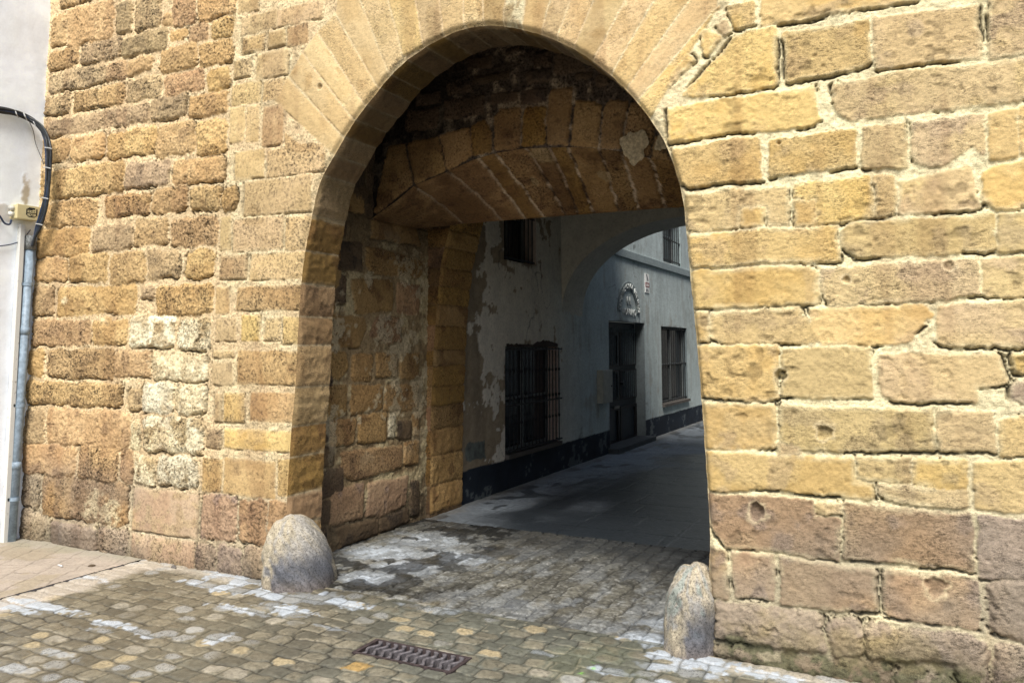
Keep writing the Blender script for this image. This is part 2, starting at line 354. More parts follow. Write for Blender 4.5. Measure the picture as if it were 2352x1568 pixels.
# ================================================================== 1. GATE WALL FACE (plane y = 0)
S_WALL = parse("""
ARt 395 -60 600 35;ARt 440 30 740 280;ARt 335 95 430 300;ARg 760 10 865 215;ARg 890 -30 1055 195;ARt 1065 90 1130 180;ARr 1135 -40 1270 165;ARn 1290 -40 1540 120
ARt 325 325 510 450;ARg 535 270 790 400;ARg 800 220 1090 350;ARn 1110 190 1220 260;ARt 1230 150 1365 270;ARn 1385 125 1530 245
ARg 320 450 680 580;ARt 690 405 825 525;ARt 835 375 1000 480;ARt 1050 300 1285 460;ARn 1305 270 1520 425
ARg 300 630 460 750;ARt 485 590 635 715;ARt 645 555 815 690;ARg 835 510 1055 650;ARr 1080 470 1335 605;ARn 1360 450 1500 585
ARg 310 750 790 860;ARg 800 685 980 810;ARg 990 630 1215 785;ARn 1235 610 1490 765
ARt 300 915 450 1050;ARn 460 885 680 1045;ARn 700 850 1020 1020;ARt 1025 810 1275 1015;ARn 1285 790 1475 1010
ARt 280 1085 810 1280;ARg 825 1060 1110 1220;ARn 1140 1035 1460 1195
ARn 300 1310 630 1470;ARr 690 1270 985 1410;ARr 1005 1225 1220 1385;ARn 1245 1215 1445 1375
AQq 1560 -40 1690 80;AQq 1580 90 1810 210;AQq 1815 30 2110 150;AQt 1580 235 1725 340;AQq 1750 200 1865 310;AQt 1875 165 2010 300
AQq 1530 390 1635 510;AQq 1675 340 1880 505;AQq 1515 545 1700 680;AQq 1715 520 1860 655;AQq 1500 700 1600 930;AQq 1610 690 1690 930;AQt 1715 690 1850 950
AQq 1530 985 1725 1170;AQq 1745 960 2120 1140;AQq 1590 1165 2030 1400;ARn 1460 1220 1540 1380
AQt 1860 870 1960 940 2050 930 2130 1000 2120 1060 1870 1010
BRn 250 180 580 365;BRg 600 170 870 330;BRt 885 120 1100 300;BRt 1125 110 1425 300
BRn 235 385 440 530;BRn 455 350 710 530;BRt 725 345 950 545;BRg 965 335 1170 510;BRn 1210 330 1400 510
BRt 215 570 350 760;BRn 380 560 890 750;BRg 920 560 1020 650;BRn 1030 555 1390 750;BQq 1440 110 1505 330
BRt 215 785 600 950;BRn 610 780 830 950;BRw 850 755 1150 960;BRw 1170 780 1370 980
BRn 170 975 295 1150;BRt 320 980 750 1160;BRt 755 990 990 1160;BRw 1005 1020 1355 1190
BRt 150 1190 800 1340;BRg 840 1230 920 1370;BRx 930 1200 1130 1390;BRw 1150 1215 1340 1400
BRg 140 1370 290 1600;BRt 310 1370 850 1610;BRw 940 1420 1320 1650;BRw 860 1440 925 1640
BQq 1520 115 1850 330;BQv 1865 110 2030 320;BQt 1440 360 1610 515;BQq 1635 345 1990 515;BQt 1410 570 1500 740;BQn 1550 560 1975 720
BQq 1410 775 1540 920;BQo 1580 755 1695 920;BQq 1730 775 1830 915;BQo 1845 760 1960 940;BQq 1390 985 1530 1030;BQg 1385 1060 1520 1210;BQn 1550 985 1960 1205
BQg 1400 1260 1450 1450;BQo 1460 1255 1595 1450;BQn 1635 1260 1940 1450;BQg 1345 1490 1450 1620;BQo 1465 1500 1910 1635
CRr 130 10 490 210;CRr 515 20 770 245;CRr 785 40 865 260;CRw 880 85 1010 265;CRw 1030 90 1290 285;CQn 1320 100 1450 320;CQt 1460 110 1800 350;CQn 1815 110 1890 350
CRk 90 200 260 420;CRr 280 240 840 510;CRk 80 440 290 650;CRk 320 530 630 720;CRk 640 560 830 740
CQp 870 310 1290 600;CQp 860 615 1275 820;CRb 1310 340 1550 640;CRr 1565 375 1745 665;CRr 1755 385 1870 690;CRk 1285 660 1405 850;CRk 1415 670 1575 880;CRk 1590 690 1790 900;CRk 1800 705 1880 920
GVv 2300 90 2352 50 2352 30 2290 80
DAy 240 205 290 200 375 245 270 385;DAy 10 470 160 355 205 395 100 500 10 590;DAy 410 50 590 20 600 170 470 205;DAm 330 160 400 130 440 215 410 240
DAy 640 -90 1650 95;DAy 105 625 450 260 600 200 735 185 735 560 380 630;DAo 775 215 1330 140 1345 430 800 550;DAa 1365 130 2040 40 2065 370 1380 470
DAm 2120 -40 2400 -70 2400 350 2120 380;DAo 15 710 980 570 1020 800 940 830 400 880 15 935;DAm 1085 560 1600 470 2400 370 2400 650 1210 785 1120 720
DAo 40 975 620 900 630 1180 170 1220 90 1180;DAy 690 920 1240 850 1250 1090 690 1160;DAm 1290 830 1570 800 1590 1090 1300 1110;DAm 1610 810 2090 740 2100 1010 2010 950 1830 1080 1740 1090 1630 1050
DAo 2125 740 2310 720 2310 1010 2130 1030;DAy 2330 700 2450 690 2450 990 2330 1010
DAa 130 1275 810 1215 830 1470 680 1485 670 1360 500 1360 490 1495 150 1510;DAy 510 1370 660 1365 660 1480 510 1495;DAy 850 1215 1340 1160 1365 1430 1000 1465 990 1290 850 1300;DAo 855 1315 980 1305 985 1465 855 1475;DAa 1375 1160 1500 1150 1515 1400 1380 1430;DAm 1535 1180 2010 1090 2060 1360 1540 1400
DAy 2085 1120 2200 1065 2400 1040 2400 1330 2160 1370 2085 1320
EAo 155 235 1130 165 1150 390 840 405 170 445;EAa 1165 190 1210 160 2150 90 2165 330 1260 375 1170 320;EAa 2180 90 2400 60 2400 340 2185 340
EAo 175 470 940 430 995 470 1010 670 900 690 190 705;EAm 1010 450 2040 380 2070 620 1640 660 1070 690 1030 620;EAm 2080 385 2400 365 2400 640 2090 630
EAy 190 725 295 725 300 930 200 930;EAa 310 735 885 700 890 760 940 780 1000 930 360 930 310 900;EAy 935 705 1700 685 1750 740 1620 920 1560 940 1050 945 980 890;EAm 1785 690 2400 660 2400 970 1960 960 1790 930
EAo 215 955 735 950 745 1300 690 1315 400 1300 230 1280;EAa 765 970 1340 955 1350 1290 760 1285 800 1120 770 1090;EAm 1390 1010 1960 1000 2200 1010 2235 1190 2040 1230 2050 1320 1500 1310 1420 1260;EAk 2250 1190 2400 1170 2400 1340 2270 1300;EAo 2260 1010 2400 990 2400 1150 2270 1130
EAy 245 1330 715 1335 735 1625 260 1620;EAa 750 1340 1750 1370 1765 1640 900 1635 760 1580;EAa 1790 1380 2140 1380 2170 1640 1790 1640;EAy 2190 1450 2400 1400 2400 1660 2200 1670
FAm 745 0 900 85;FAy 265 60 720 80 1240 100 1250 250 1365 270 1365 370 1150 350 720 300 300 310;FAa 1260 90 1615 100 1620 270 1260 240;FAy 1635 110 1975 110 1980 300 1630 275;FAa 1390 265 1980 310 1990 425 1560 400 1390 340;FAy 2030 130 2400 110 2400 450 2040 440
FAb 290 330 970 370 985 470 1145 495 1140 770 960 750 730 700 400 680 300 540;FAm 990 390 1155 395 1155 470 995 460;FAb 1170 390 2010 470 2030 840 1170 745;FAk 2060 485 2400 490 2400 890 2070 880
FAb 290 680 400 700 410 1015 295 1005;FAb 440 700 710 730 720 1020 460 1000;FAb 750 740 1390 830 1400 1110 780 1050;FAb 1430 830 2050 890 2060 1220 1440 1130;FBk 2110 905 2400 910 2400 1290 2160 1230
FBk 330 1035 1030 1110 1030 1330 900 1350 330 1270;FBk 1075 1130 1280 1150 1290 1410 1080 1380;FBk 1310 1180 2100 1290 2130 1568 1940 1568 1900 1450 1500 1420 1320 1420;FBk 2170 1310 2400 1330 2400 1650 2180 1650
FBk 310 1330 600 1370 660 1440 320 1390;FBg 810 1380 1490 1450 1480 1600 1200 1580 830 1480;FBk 1500 1480 1900 1560 1950 1700 1520 1640;FBk 2120 1600 2400 1690 2400 1760 2120 1700
""", 1, 0.)
# voussoirs of the front arch: joints (inner end -> outer end) on the photo tiles
J = [('A', 2170, 1010, 'A', 1790, 660), ('A', 2225, 880, 'A', 1880, 500), ('A', 2300, 770, 'A', 1975, 345), ('G', 245, 590, 'A', 2075, 210), ('G', 335, 505, 'A', 2190, 90),
     ('G', 390, 400, 'G', 225, -20), ('G', 480, 300, 'G', 395, -20), ('G', 600, 240, 'G', 557, -20), ('G', 722, 190, 'G', 700, -20), ('G', 845, 145, 'G', 840, -20), ('G', 965, 130, 'G', 955, -20),
     ('G', 1080, 135, 'G', 1087, -20), ('G', 1188, 160, 'G', 1212, -20), ('G', 1300, 190, 'G', 1355, -20), ('G', 1395, 225, 'G', 1478, -20), ('G', 1490, 275, 'G', 1618, -20), ('G', 1610, 340, 'G', 1808, -20),
     ('G', 1715, 430, 'G', 1975, -20), ('G', 1800, 520, 'G', 2190, -20), ('G', 1865, 590, 'D', 345, 55), ('G', 1945, 680, 'D', -10, 655)]
JI = []; JO = []
for a, x, y, b, X, Y in J:
    p = on(*vt(a, x, y), 1, 0.); q = on(*vt(b, X, Y), 1, 0.)
    p = np.array([p[0], p[2]]); q = np.array([q[0], q[2]])
    JI.append(p); JO.append(q)
# ring depth: stones reaching the top edge of the photo continue upward to the same depth
for k in range(5, 19):
    d = JO[k] - JI[k]; d /= np.linalg.norm(d); JO[k] = JI[k] + d * .92
JO[19] = JO[19]
for k in range(len(J) - 1):
    a, b, c, d = JI[k], JI[k + 1], JO[k + 1], JO[k]
    e = (a + b) / 2 - (c + d) / 2; e /= np.linalg.norm(e); a2 = a + e * .04; b2 = b + e * .04
    tone = 'w' if k == 11 else random.Random(k).choice('vvqv')
    g = .0055
    w = (b - a) / np.linalg.norm(b - a) * g; w2 = (c - d) / np.linalg.norm(c - d) * g
    if k == 19: c = JO[19] + (JI[20] - JO[19]) * 0 + 0; poly = [a2 + w, b2 - w, JI[20] + (JO[20] - JI[20]) * .2, d + w2 * 2]; tone = 'y'
    else: poly = [a2 + w, b2 - w, c - w2, d + w2]
    S_WALL.append(([tuple(p) for p in poly], tone, 'V'))
rng = random.Random(4)
for st in courses(-6.8, 1.5, -.1, 5.25, (.2, .33), (.3, .85), rng, 'yoamy', 'A') + []:
    c = np.mean(np.array(st[0]), 0); l = min(p[0] for p in st[0]); b = min(p[1] for p in st[0])
    r_ = max(p[0] for p in st[0]); t_ = max(p[1] for p in st[0])
    X, Y = px((l, 0, c[1])); XR_, _y = px((r_, 0, c[1])); X2, Y2_ = px((c[0], 0, b)); X3, Y3_ = px((c[0], 0, t_))
    P_ = [list(p) for p in st[0]]
    if X <= 2372 < XR_ - 25 and Y2_ > -50:        # cut so that it meets the last surveyed stone
        q = on(2376, max(min(Y, 1600), -60), 1, 0.)[0]
        for p in P_: p[0] = max(p[0], q)
        S_WALL.append((P_, st[1], st[2]))
    elif X > 2372: S_WALL.append(st)
    elif Y3_ < -75 and X > 1650:
        q = on(X2, -52, 1, 0.)[2]
        for p in P_: p[1] = max(p[1], q)
        S_WALL.append((P_, st[1], st[2]))
for st in courses(-6.8, 1.5, -.1, 5.25, (.15, .22), (.2, .45), rng, 'tngt', 'R'):
    c = np.mean(np.array(st[0]), 0); b = min(p[1] for p in st[0])
    X2, Y2_ = px((c[0], 0, b))
    if Y2_ < -45 and X2 < 900: S_WALL.append(st)

# arch opening outline on the wall plane
OUT = [(300/2.6133+1660-300/2.6133, 0)]
oc = [(700, 1560), (704, 1470), (712, 1241), (719, 1145), (723, 1066), (735, 959), (738, 863), (742, 787), (748, 707), (757, 626), (777, 536), (788, 463), (807, 425), (834, 386), (864, 327), (900, 276), (945, 221), (970, 187), (1004, 153),
      (1055, 117), (1106, 89), (1153, 68), (1196, 59), (1259, 62), (1302, 70), (1353, 85), (1395, 100), (1438, 123), (1498, 162), (1532, 191), (1570, 230), (1600, 264), (1625, 293), (1651, 336), (1668, 366), (1685, 413), (1697, 459), (1708, 489), (1710, 540),
      (1715, 596), (1721, 670), (1731, 764), (1742, 870), (1751, 989), (1757, 1061), (1759, 1107), (1761, 1145), (1767, 1214), (1771, 1298), (1777, 1340), (1771, 1371), (1769, 1413), (1775, 1497), (1775, 1585), (1779, 1660)]
OUT = []
for x, y in oc:
    p = on(x * .91875, y * .91875, 1, 0.); OUT.append((p[0], p[2]))
OUT[0] = (OUT[1][0] - .005, -.12); OUT[-1] = (OUT[-2][0] + .0, -.12)
def resample(pts, step):
    P = np.array(pts); seg = np.linalg.norm(np.diff(P, axis=0), axis=1); s = np.concatenate([[0], np.cumsum(seg)])
    # smooth
    n = int(s[-1] / step); t = np.linspace(0, s[-1], n)
    return np.stack([np.interp(t, s, P[:, 0]), np.interp(t, s, P[:, 1])], 1), t
O1, _ = resample(OUT, .05)
for _k in range(8): O1[1:-1] = (O1[:-2] + 2 * O1[1:-1] + O1[2:]) / 4
O1, _ = resample(O1, .012)
nn = fbm(np.arange(len(O1)) * .012, np.zeros(len(O1)), 22, 3, 777) * .0022
tg = np.gradient(O1, axis=0); tg /= np.linalg.norm(tg, axis=1)[:, None] + 1e-9
O1 = O1 + np.stack([-tg[:, 1], tg[:, 0]], 1) * nn[:, None]

def mort_wall(U, V, lo, mid, hi):
    L_ = np.array([.62, .46, .275]); R_ = np.array([.76, .65, .41]); X_ = np.array([.40, .33, .24]); P_ = np.array([.62, .52, .34])
    r = sst(-1.5, -.9, U + .1 * lo)[..., None]
    c = L_ * (1 - r) + R_ * r
    # pale pointing around the jamb quoins
    q = (sst(-4.6, -4.45, U) * (1 - sst(-1.5, -.9, U)) * sst(-.6, .3, lo + .5 * mid))[..., None] * .55
    c = c * (1 - q) + np.array([.66, .54, .33]) * q
    low = (1 - sst(.35, .75, V + .12 * lo))[..., None] * (.65 * (1 - r) + .25 * r)
    c = c * (1 - low) + X_ * low
    w = sst(.25, .75, lo + .6 * mid)[..., None] * .4
    c = c * (1 - w) + P_ * w * (1.0)
    return c * (1 + .13 * mid + .08 * hi)[..., None]

gate = empty('stone_gateway', (-2.4, 0, 0), 'old sandstone gate wall with a pointed archway, rubble at left, large yellow blocks at right', 'gateway')
du = .0068
us = np.concatenate([np.arange(-6.78, .75, du), np.arange(.75, 2.0, .016)]); vs = np.concatenate([np.arange(-.06, 4.7, .0064), np.arange(4.7, 5.3, .02)])
U, V = np.meshgrid(us, vs, indexing='ij')
H, C, D = fields(U, V, S_WALL, mort_wall, seed=5, crack=1.0, mort_amp=.006, crack_u=.9, mort_grain=.6)
C[..., :3] *= np.array([.975, 1.015, 1.0])
n_big = fbm(U, V, 1.3, 3, 900)
left = 1 - sst(-4.75, -4.55, U); right = sst(-1.3, -.8, U)
H = H + .010 * n_big * left + .006 * n_big * right
# cracks only on the right-hand ashlar: undo elsewhere is handled by softer joints; large-scale colour drift
drift = fbm(U, V, .9, 3, 950)
C[..., :3] *= (1 + .10 * drift)[..., None]
gy = (sst(-.4, .3, U + .25 * drift) * (1 - sst(.6, 1.6, V)) * .30)[..., None]; C[..., :3] = C[..., :3] * (1 - gy) + np.array([.34, .29, .24]) * gy
top = sst(2.2, 3.6, V) * (1 - right)
C[..., :3] *= (1 + .10 * top)[..., None]
# limewash splashes on the rubble, orange ochre on the quoins
def blot(x, y, rx, rz, seed=3, k=.6):
    p = on(x, y, 1, 0.)
    d = np.sqrt(((U - p[0]) / rx) ** 2 + ((V - p[2]) / rz) ** 2)
    return sst(1.0 + .0, .45, d + k * fbm(U, V, 11, 3, seed))
wp = np.zeros(U.shape)
for b_ in [(240, 730, .10, .06), (420, 905, .30, .16), (385, 1010, .25, .10), (150, 690, .07, .05), (400, 820, .25, .1), (240, 1170, .22, .13)]:
    wp = np.maximum(wp, blot(*b_) * (.75 if b_[1] != 1170 else .8))
wp = (wp * sst(-.5, .4, fbm(U, V, 30, 3, 66) + .3))[..., None]
C[..., :3] = C[..., :3] * (1 - wp) + np.array([.68, .58, .36]) * wp
# moss and damp at the foot
moss = blot(1790, 1500, .12, .07, 9) + blot(1700, 1470, .10, .05, 12) * .7 + blot(1880, 1530, .12, .06, 14) * .8 + blot(2090, 1540, .2, .10, 15) * .5
moss = moss + (1 - sst(.04, .15, V + .05 * n_big)) * sst(-1.0, -.85, U) * 1.0
mossm = np.clip(moss * sst(-.35, .25, fbm(U, V, 22, 4, 77) + .05), 0, .85)[..., None]
C[..., :3] = C[..., :3] * (1 - mossm) + np.array([.10, .125, .022]) * mossm
yel = (blot(1950, 1480, .5, .12, 16) * .5)[..., None]
C[..., :3] = C[..., :3] * (1 - yel) + np.array([.36, .28, .10]) * yel
pd = ((1 - sst(.45, .85, V + .16 * n_big)) * (sst(-1.3, -.9, U) * .38 + (1 - sst(-5.3, -5.1, U)) * .35 + .12) * sst(-.7, .3, fbm(U, V, 3.5, 3, 970)))[..., None]
C[..., :3] = C[..., :3] * (1 - pd) + np.array([.205, .18, .145]) * pd
stk = (sst(.2, .7, fbm(U * 5, V * .6, 1.5, 3, 971)) * .22)[..., None]; C[..., :3] *= (1 - stk * np.array([.8, .95, 1.0]))
damp = (1 - sst(.02, .22, V + .06 * n_big)) * .40
C[..., :3] *= (1 - damp)[..., None]
# putlog holes and gouges
for x, y, r_, dp in [(1740, 1175, .045, .03), (1895, 990, .04, .02), (1945, 640, .022, .02), (2180, 610, .03, .02), (2150, 1345, .05, .015), (1320, 92, .0, .0), (1795, 860, .028, .04), (1790, 330, .012, .02), (735, 200, .02, .02)]:
    if r_ == 0: continue
    p = on(x, y, 1, 0.); d = np.sqrt((U - p[0]) ** 2 + (V - p[2]) ** 2) / r_ + .3 * fbm(U, V, 30, 2, 88)
    k = sst(1.0, .6, d); H -= dp * k; C[..., :3] *= (1 - .25 * k)[..., None]
    k2 = np.exp(-((d - 1.1) / .18) ** 2) * .5; C[..., :3] = C[..., :3] * (1 - k2[..., None]) + np.array([.68, .57, .36]) * k2[..., None]
# opening
poly = [tuple(p) for p in O1]
i0, i1 = np.searchsorted(us, [O1[:, 0].min() - .1, O1[:, 0].max() + .1]); j1 = np.searchsorted(vs, O1[:, 1].max() + .1)
DO = np.full(U.shape, 1.0); NX = U.copy(); NY = V.copy()
# sub-sampled outline for speed
pc = poly[::2] + [poly[-1]]
d_, nx_, ny_ = sdf(pc, U[i0:i1, :j1], V[i0:i1, :j1], True)
DO[i0:i1, :j1] = d_; NX[i0:i1, :j1] = nx_; NY[i0:i1, :j1] = ny_
keepv = DO > 0
kc = keepv[:-1, :-1] | keepv[1:, :-1] | keepv[1:, 1:] | keepv[:-1, 1:]
rnd = sst(.045, .0, np.maximum(DO, 0)) ** 2
H = H * (1 - sst(.02, .0, np.maximum(DO, 0))) - .022 * rnd
U2 = np.where(keepv, U, NX); V2 = np.where(keepv, V, NY)
P = np.stack([U2, -H, V2], -1).reshape(-1, 3)
Cf = C.reshape(-1, 4)
cu = (U[:-1, :-1] + U[1:, 1:]) / 2; cv = (V[:-1, :-1] + V[1:, 1:]) / 2
ringpoly = [tuple(p) for p in JO] + [tuple(p) for p in JI[::-1]]
inring = (sdf(ringpoly, cu, cv) < .004)
rightc = (~inring) & (cu > -2.2); leftc = (~inring) & (cu <= -2.2)
link('rubble_face', npmesh('rubble_face', P, gridquads(len(us), len(vs), kc & leftc), Cf), M_STONE, gate)
link('arch_ring', npmesh('arch_ring', P, gridquads(len(us), len(vs), kc & inring), Cf), M_ASH, gate)
link('ashlar_face', npmesh('ashlar_face', P, gridquads(len(us), len(vs), kc & rightc), Cf), M_ASH, gate)

# ---- intrados strips -------------------------------------------------------
def intrados(name, outline, y0, y1, joints, tone, mat, parent, sty='J', dy=.012, mcol=(.42, .29, .15), y_in=.0, darken=None, seed=40):
    """outline (N,2) xz curve walked left foot -> crown -> right foot; surface faces the void"""
    Pn, s = resample(outline, .010)
    t = np.gradient(Pn, axis=0); t /= np.linalg.norm(t, axis=1)[:, None]
    k = np.ones(9) / 9; t = np.stack([np.convolve(np.pad(t[:, i], 4, 'edge'), k, 'valid') for i in (0, 1)], 1)
    nrm = np.stack([t[:, 1], -t[:, 0]], 1)     # points into the opening
    ys = np.arange(y0, y1 + dy / 2, dy)
    S_, Y_ = np.meshgrid(s, ys, indexing='ij')
    js = sorted(joints); st = []; r = random.Random(seed)
    for a, b in zip(js[:-1], js[1:]):
        st.append(([(a + .005, y0 - .06), (b - .005, y0 - .06), (b - .005, y1 + .05), (a + .005, y1 + .05)], r.choice(tone), sty))
    mf = lambda U, V, lo, mid, hi: np.array(mcol) * (1 + .15 * mid + .1 * hi)[..., None]
    H, C, D = fields(S_, Y_, st, mf, seed=seed, crack=.0)
    H = (H + .004 * fbm(S_, Y_, 30, 3, seed + 7)) * sst(y0, y0 + .04, Y_)
    X = Pn[:, 0][:, None] + nrm[:, 0][:, None] * H; Z = Pn[:, 1][:, None] + nrm[:, 1][:, None] * H
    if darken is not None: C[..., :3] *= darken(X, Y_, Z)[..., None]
    P = np.stack([X, Y_ + 0 * X, Z], -1).reshape(-1, 3)
    return link(name, npmesh(name, P, gridquads(len(s), len(ys), None, True), C.reshape(-1, 4)), mat, parent)
# joint positions along the outline
Sx, st_ = resample(O1, .01)
def s_at(x, z): return st_[np.argmin((Sx[:, 0] - x) ** 2 + (Sx[:, 1] - z) ** 2)]
jl = [s_at(*p) for p in JI]
for tl, x, y in [('A', 2100, 1140), ('A', 2030, 1400), ('B', 2000, 110), ('B', 1980, 330), ('B', 1955, 545), ('B', 1940, 755), ('B', 1930, 945), ('B', 1920, 1225), ('B', 1890, 1480), ('C', 1880, 100), ('C', 1860, 350), ('C', 1850, 560), ('C', 1850, 780),
                 ('D', 30, 940), ('D', 130, 1270), ('E', 155, 220), ('E', 175, 455), ('E', 190, 710), ('E', 200, 940), ('E', 240, 1310), ('F', 260, 50), ('F', 280, 320), ('F', 300, 660), ('F', 300, 1020), ('F', 310, 1330)]:
    p = on(*vt(tl, x, y), 1, 0.); jl.append(s_at(p[0], p[2]))
jl = [0] + sorted(jl) + [st_[-1]]
TH = .385
dk = lambda X, Y, Z: 1 - .36 * sst(2.3, 3.4, Z) - (.24 + .16 * sst(1.6, 2.6, Z)) * sst(0, .1, Y)  # shade under the arch put into the stone colour, deeper near the crown
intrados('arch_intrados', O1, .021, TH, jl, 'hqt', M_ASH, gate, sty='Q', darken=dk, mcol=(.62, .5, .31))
# rear face of the front arch (towards the gate chamber)
XL, XR, CEIL = -4.13, -.70, 4.35
m = MB()
Ob, _ = resample(OUT, .08)
for a, b in zip(Ob[:-1], Ob[1:]):
    def outp(p):
        c = np.array([-2.4, 2.0]); d = p - c
        if p[1] < 2.0: return (XL if p[0] < -2.4 else XR, p[1])
        k = min([((XL if d[0] < 0 else XR) - c[0]) / d[0] if abs(d[0]) > 1e-6 else 1e9, (CEIL - c[1]) / d[1] if d[1] > 1e-6 else 1e9])
        return tuple(c + d * k)
    A, B = outp(a), outp(b)
    m.add([(a[0], TH, a[1]), (b[0], TH, b[1]), (B[0], TH + .001, B[1]), (A[0], TH + .001, A[1])], [(0, 1, 2, 3)])
M_DARKST = plain('sooty_stone', (.13, .085, .045), .95, var=.4, scale=12., bump=.5)
m.build('arch_rear_face', M_DARKST, gate)

# ================================================================== 2. GATE CHAMBER (passage) - left wall x=-4.13
chamber = empty('gate_passage', (-2.4, 1.2, 0), 'dim passage walls of patched brown stone with mortar smears, just behind the arch', 'passage')
S_PASS = parse("""
HJd 115 240 245 250 250 420 100 420;HJi 270 270 600 350 600 460 290 430 270 380;HJd 85 440 150 450 150 610 80 610;HJi 180 460 430 470 420 650 200 670;HJr 450 480 590 500 580 680 450 670
HJi 70 670 260 690 270 760 230 870 65 850;HJr 330 690 470 690 480 830 380 850 280 790;HJi 45 880 150 890 170 980 120 1060 45 1050;HJi 190 905 310 905 300 1060 185 1060;HJi 325 900 455 900 450 1040 330 1040;HJi 470 900 580 900 580 1050 465 1050
HJi 40 1085 155 1085 160 1270 50 1200;HJi 180 1080 370 1085 365 1230 180 1260;HJi 385 1085 580 1080 580 1240 370 1240;HJi 50 1290 215 1280 200 1430 60 1450;HJi 225 1260 390 1250 390 1420 225 1430;HJx 405 1255 440 1250 440 1400 400 1400;HJd 445 1300 535 1300 535 1400 450 1400;HJi 540 1250 580 1250 580 1390 545 1380
IJr 120 210 480 170 480 300 200 380 130 350;IJi 490 150 580 140 575 280 490 290;IJb 60 430 260 390 250 600 50 640;IJb 280 390 520 350 500 520 350 590 270 590;IJd 100 650 340 600 340 690 110 780;IJd 350 600 520 530 520 620 350 690;IJd 525 380 580 370 580 580 530 590
GJd 190 1110 250 1070 280 1130 250 1200 180 1190;GJd 60 1300 120 1290 120 1500 60 1500;GJi 300 1290 560 1340 600 1450 420 1420 300 1400
""", 0, XL)
rng = random.Random(9)
for st in courses(.3, 2.3, 0, 4.4, (.18, .26), (.25, .4), rng, 'diid', 'J', .02):
    z = min(p[1] for p in st[0]); y = np.mean([p[0] for p in st[0]])
    if z > 2.62 or y < .86: S_PASS.append(st)
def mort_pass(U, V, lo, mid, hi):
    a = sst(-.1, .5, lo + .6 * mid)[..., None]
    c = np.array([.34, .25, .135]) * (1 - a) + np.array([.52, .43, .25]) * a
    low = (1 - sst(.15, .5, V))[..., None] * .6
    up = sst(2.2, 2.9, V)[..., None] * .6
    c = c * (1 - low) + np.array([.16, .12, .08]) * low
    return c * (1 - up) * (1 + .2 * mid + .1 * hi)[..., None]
us = np.arange(TH - .02, 2.30, .009); vs = np.concatenate([np.arange(-.05, 2.8, .009), np.arange(2.8, CEIL, .03)])
U, V = np.meshgrid(us, vs, indexing='ij')
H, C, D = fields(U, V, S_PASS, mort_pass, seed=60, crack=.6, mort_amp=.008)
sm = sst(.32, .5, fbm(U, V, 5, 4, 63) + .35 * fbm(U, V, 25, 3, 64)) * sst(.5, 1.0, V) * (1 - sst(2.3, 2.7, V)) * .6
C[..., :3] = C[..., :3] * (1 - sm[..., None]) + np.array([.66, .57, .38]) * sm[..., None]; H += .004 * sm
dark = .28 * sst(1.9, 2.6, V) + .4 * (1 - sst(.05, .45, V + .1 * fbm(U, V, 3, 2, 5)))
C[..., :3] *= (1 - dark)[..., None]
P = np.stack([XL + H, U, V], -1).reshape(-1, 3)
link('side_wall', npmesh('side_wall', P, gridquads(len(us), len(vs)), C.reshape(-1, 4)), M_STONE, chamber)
# right-hand passage wall
us = np.arange(TH - .02, 2.8, .02); vs = np.arange(-.05, CEIL, .02); U, V = np.meshgrid(us, vs, indexing='ij')
H, C, D = fields(U, V, courses(.3, 2.9, 0, 4.4, (.2, .28), (.3, .5), rng, 'iir', 'J', .02), mort_pass, seed=61)
P = np.stack([XR - H, U, V], -1).reshape(-1, 3)
link('side_wall', npmesh('side_wall', P, gridquads(len(us), len(vs), None, True), C.reshape(-1, 4)), M_STONE, chamber)
# ceiling
us = np.arange(XL, XR + .05, .04); vs = np.arange(TH, 1.35, .04); U, V = np.meshgrid(us, vs, indexing='ij')
H = .02 * fbm(U, V, 4, 3, 71); C = np.ones(U.shape + (4,)) * np.array([.10, .075, .05, 1.]); P = np.stack([U, V, CEIL + H], -1).reshape(-1, 3)
link('ceiling', npmesh('ceiling', P, gridquads(len(us), len(vs), None, True), C.reshape(-1, 4)), M_STONE, chamber)

# low inner arch: upright face (y=Y2) over a bent edge, then a soffit sloping back to z=2.69 at Y3
Y2, Y3, ZB = 1.231, 1.925, 2.69
BX = [-4.14, -3.876, -3.699, -3.385, -3.138, -2.944, -2.682, -2.308, -2.055, -1.883, -1.659, -1.3, -1.0, -.70]
BZ = [2.672, 2.809, 2.924, 3.009, 3.085, 3.118, 3.130, 3.10, 3.06, 3.02, 2.945, 2.86, 2.76, 2.70]
S_IN = parse("""
GJi 300 1270 540 1080 490 840 400 860;GJi 555 1080 730 1000 690 800 505 840;GJi 740 1000 885 925 870 750 700 790;GJh 890 920 1005 895 1000 780 960 700 880 745;GJi 1020 890 1175 860 1172 625 1060 630 1018 675;GJu 1187 860 1312 850 1322 618 1187 628
GJi 1328 840 1448 850 1482 510 1352 515 1330 620;GJi 1468 850 1628 870 1650 615 1600 592 1495 592;GJi 1642 870 1758 870 1808 592 1700 582 1668 622;GJi 1772 870 1940 920 1960 750 1900 605 1822 605;GJi 1950 930 2080 1060 2040 900 1970 760
GJd 1000 540 1155 600;GJd 1170 520 1330 600;GJd 720 570 960 690;GJd 740 470 900 550;GJd 500 640 690 760;GJd 900 430 1110 475;GJd 1200 410 1360 480;GJd 1370 300 1600 420;GJd 1090 270 1190 310;GJd 860 330 1000 400;GJd 1500 420 1590 460;GJd 1610 430 1690 500;GJd 1620 330 1800 420;GJd 560 540 700 610;GJd 1250 300 1350 390
""", 1, Y2)
us = np.arange(XL - .02, XR, .0085); vs = np.arange(2.60, CEIL + .02, .0085); U, V = np.meshgrid(us, vs, indexing='ij')
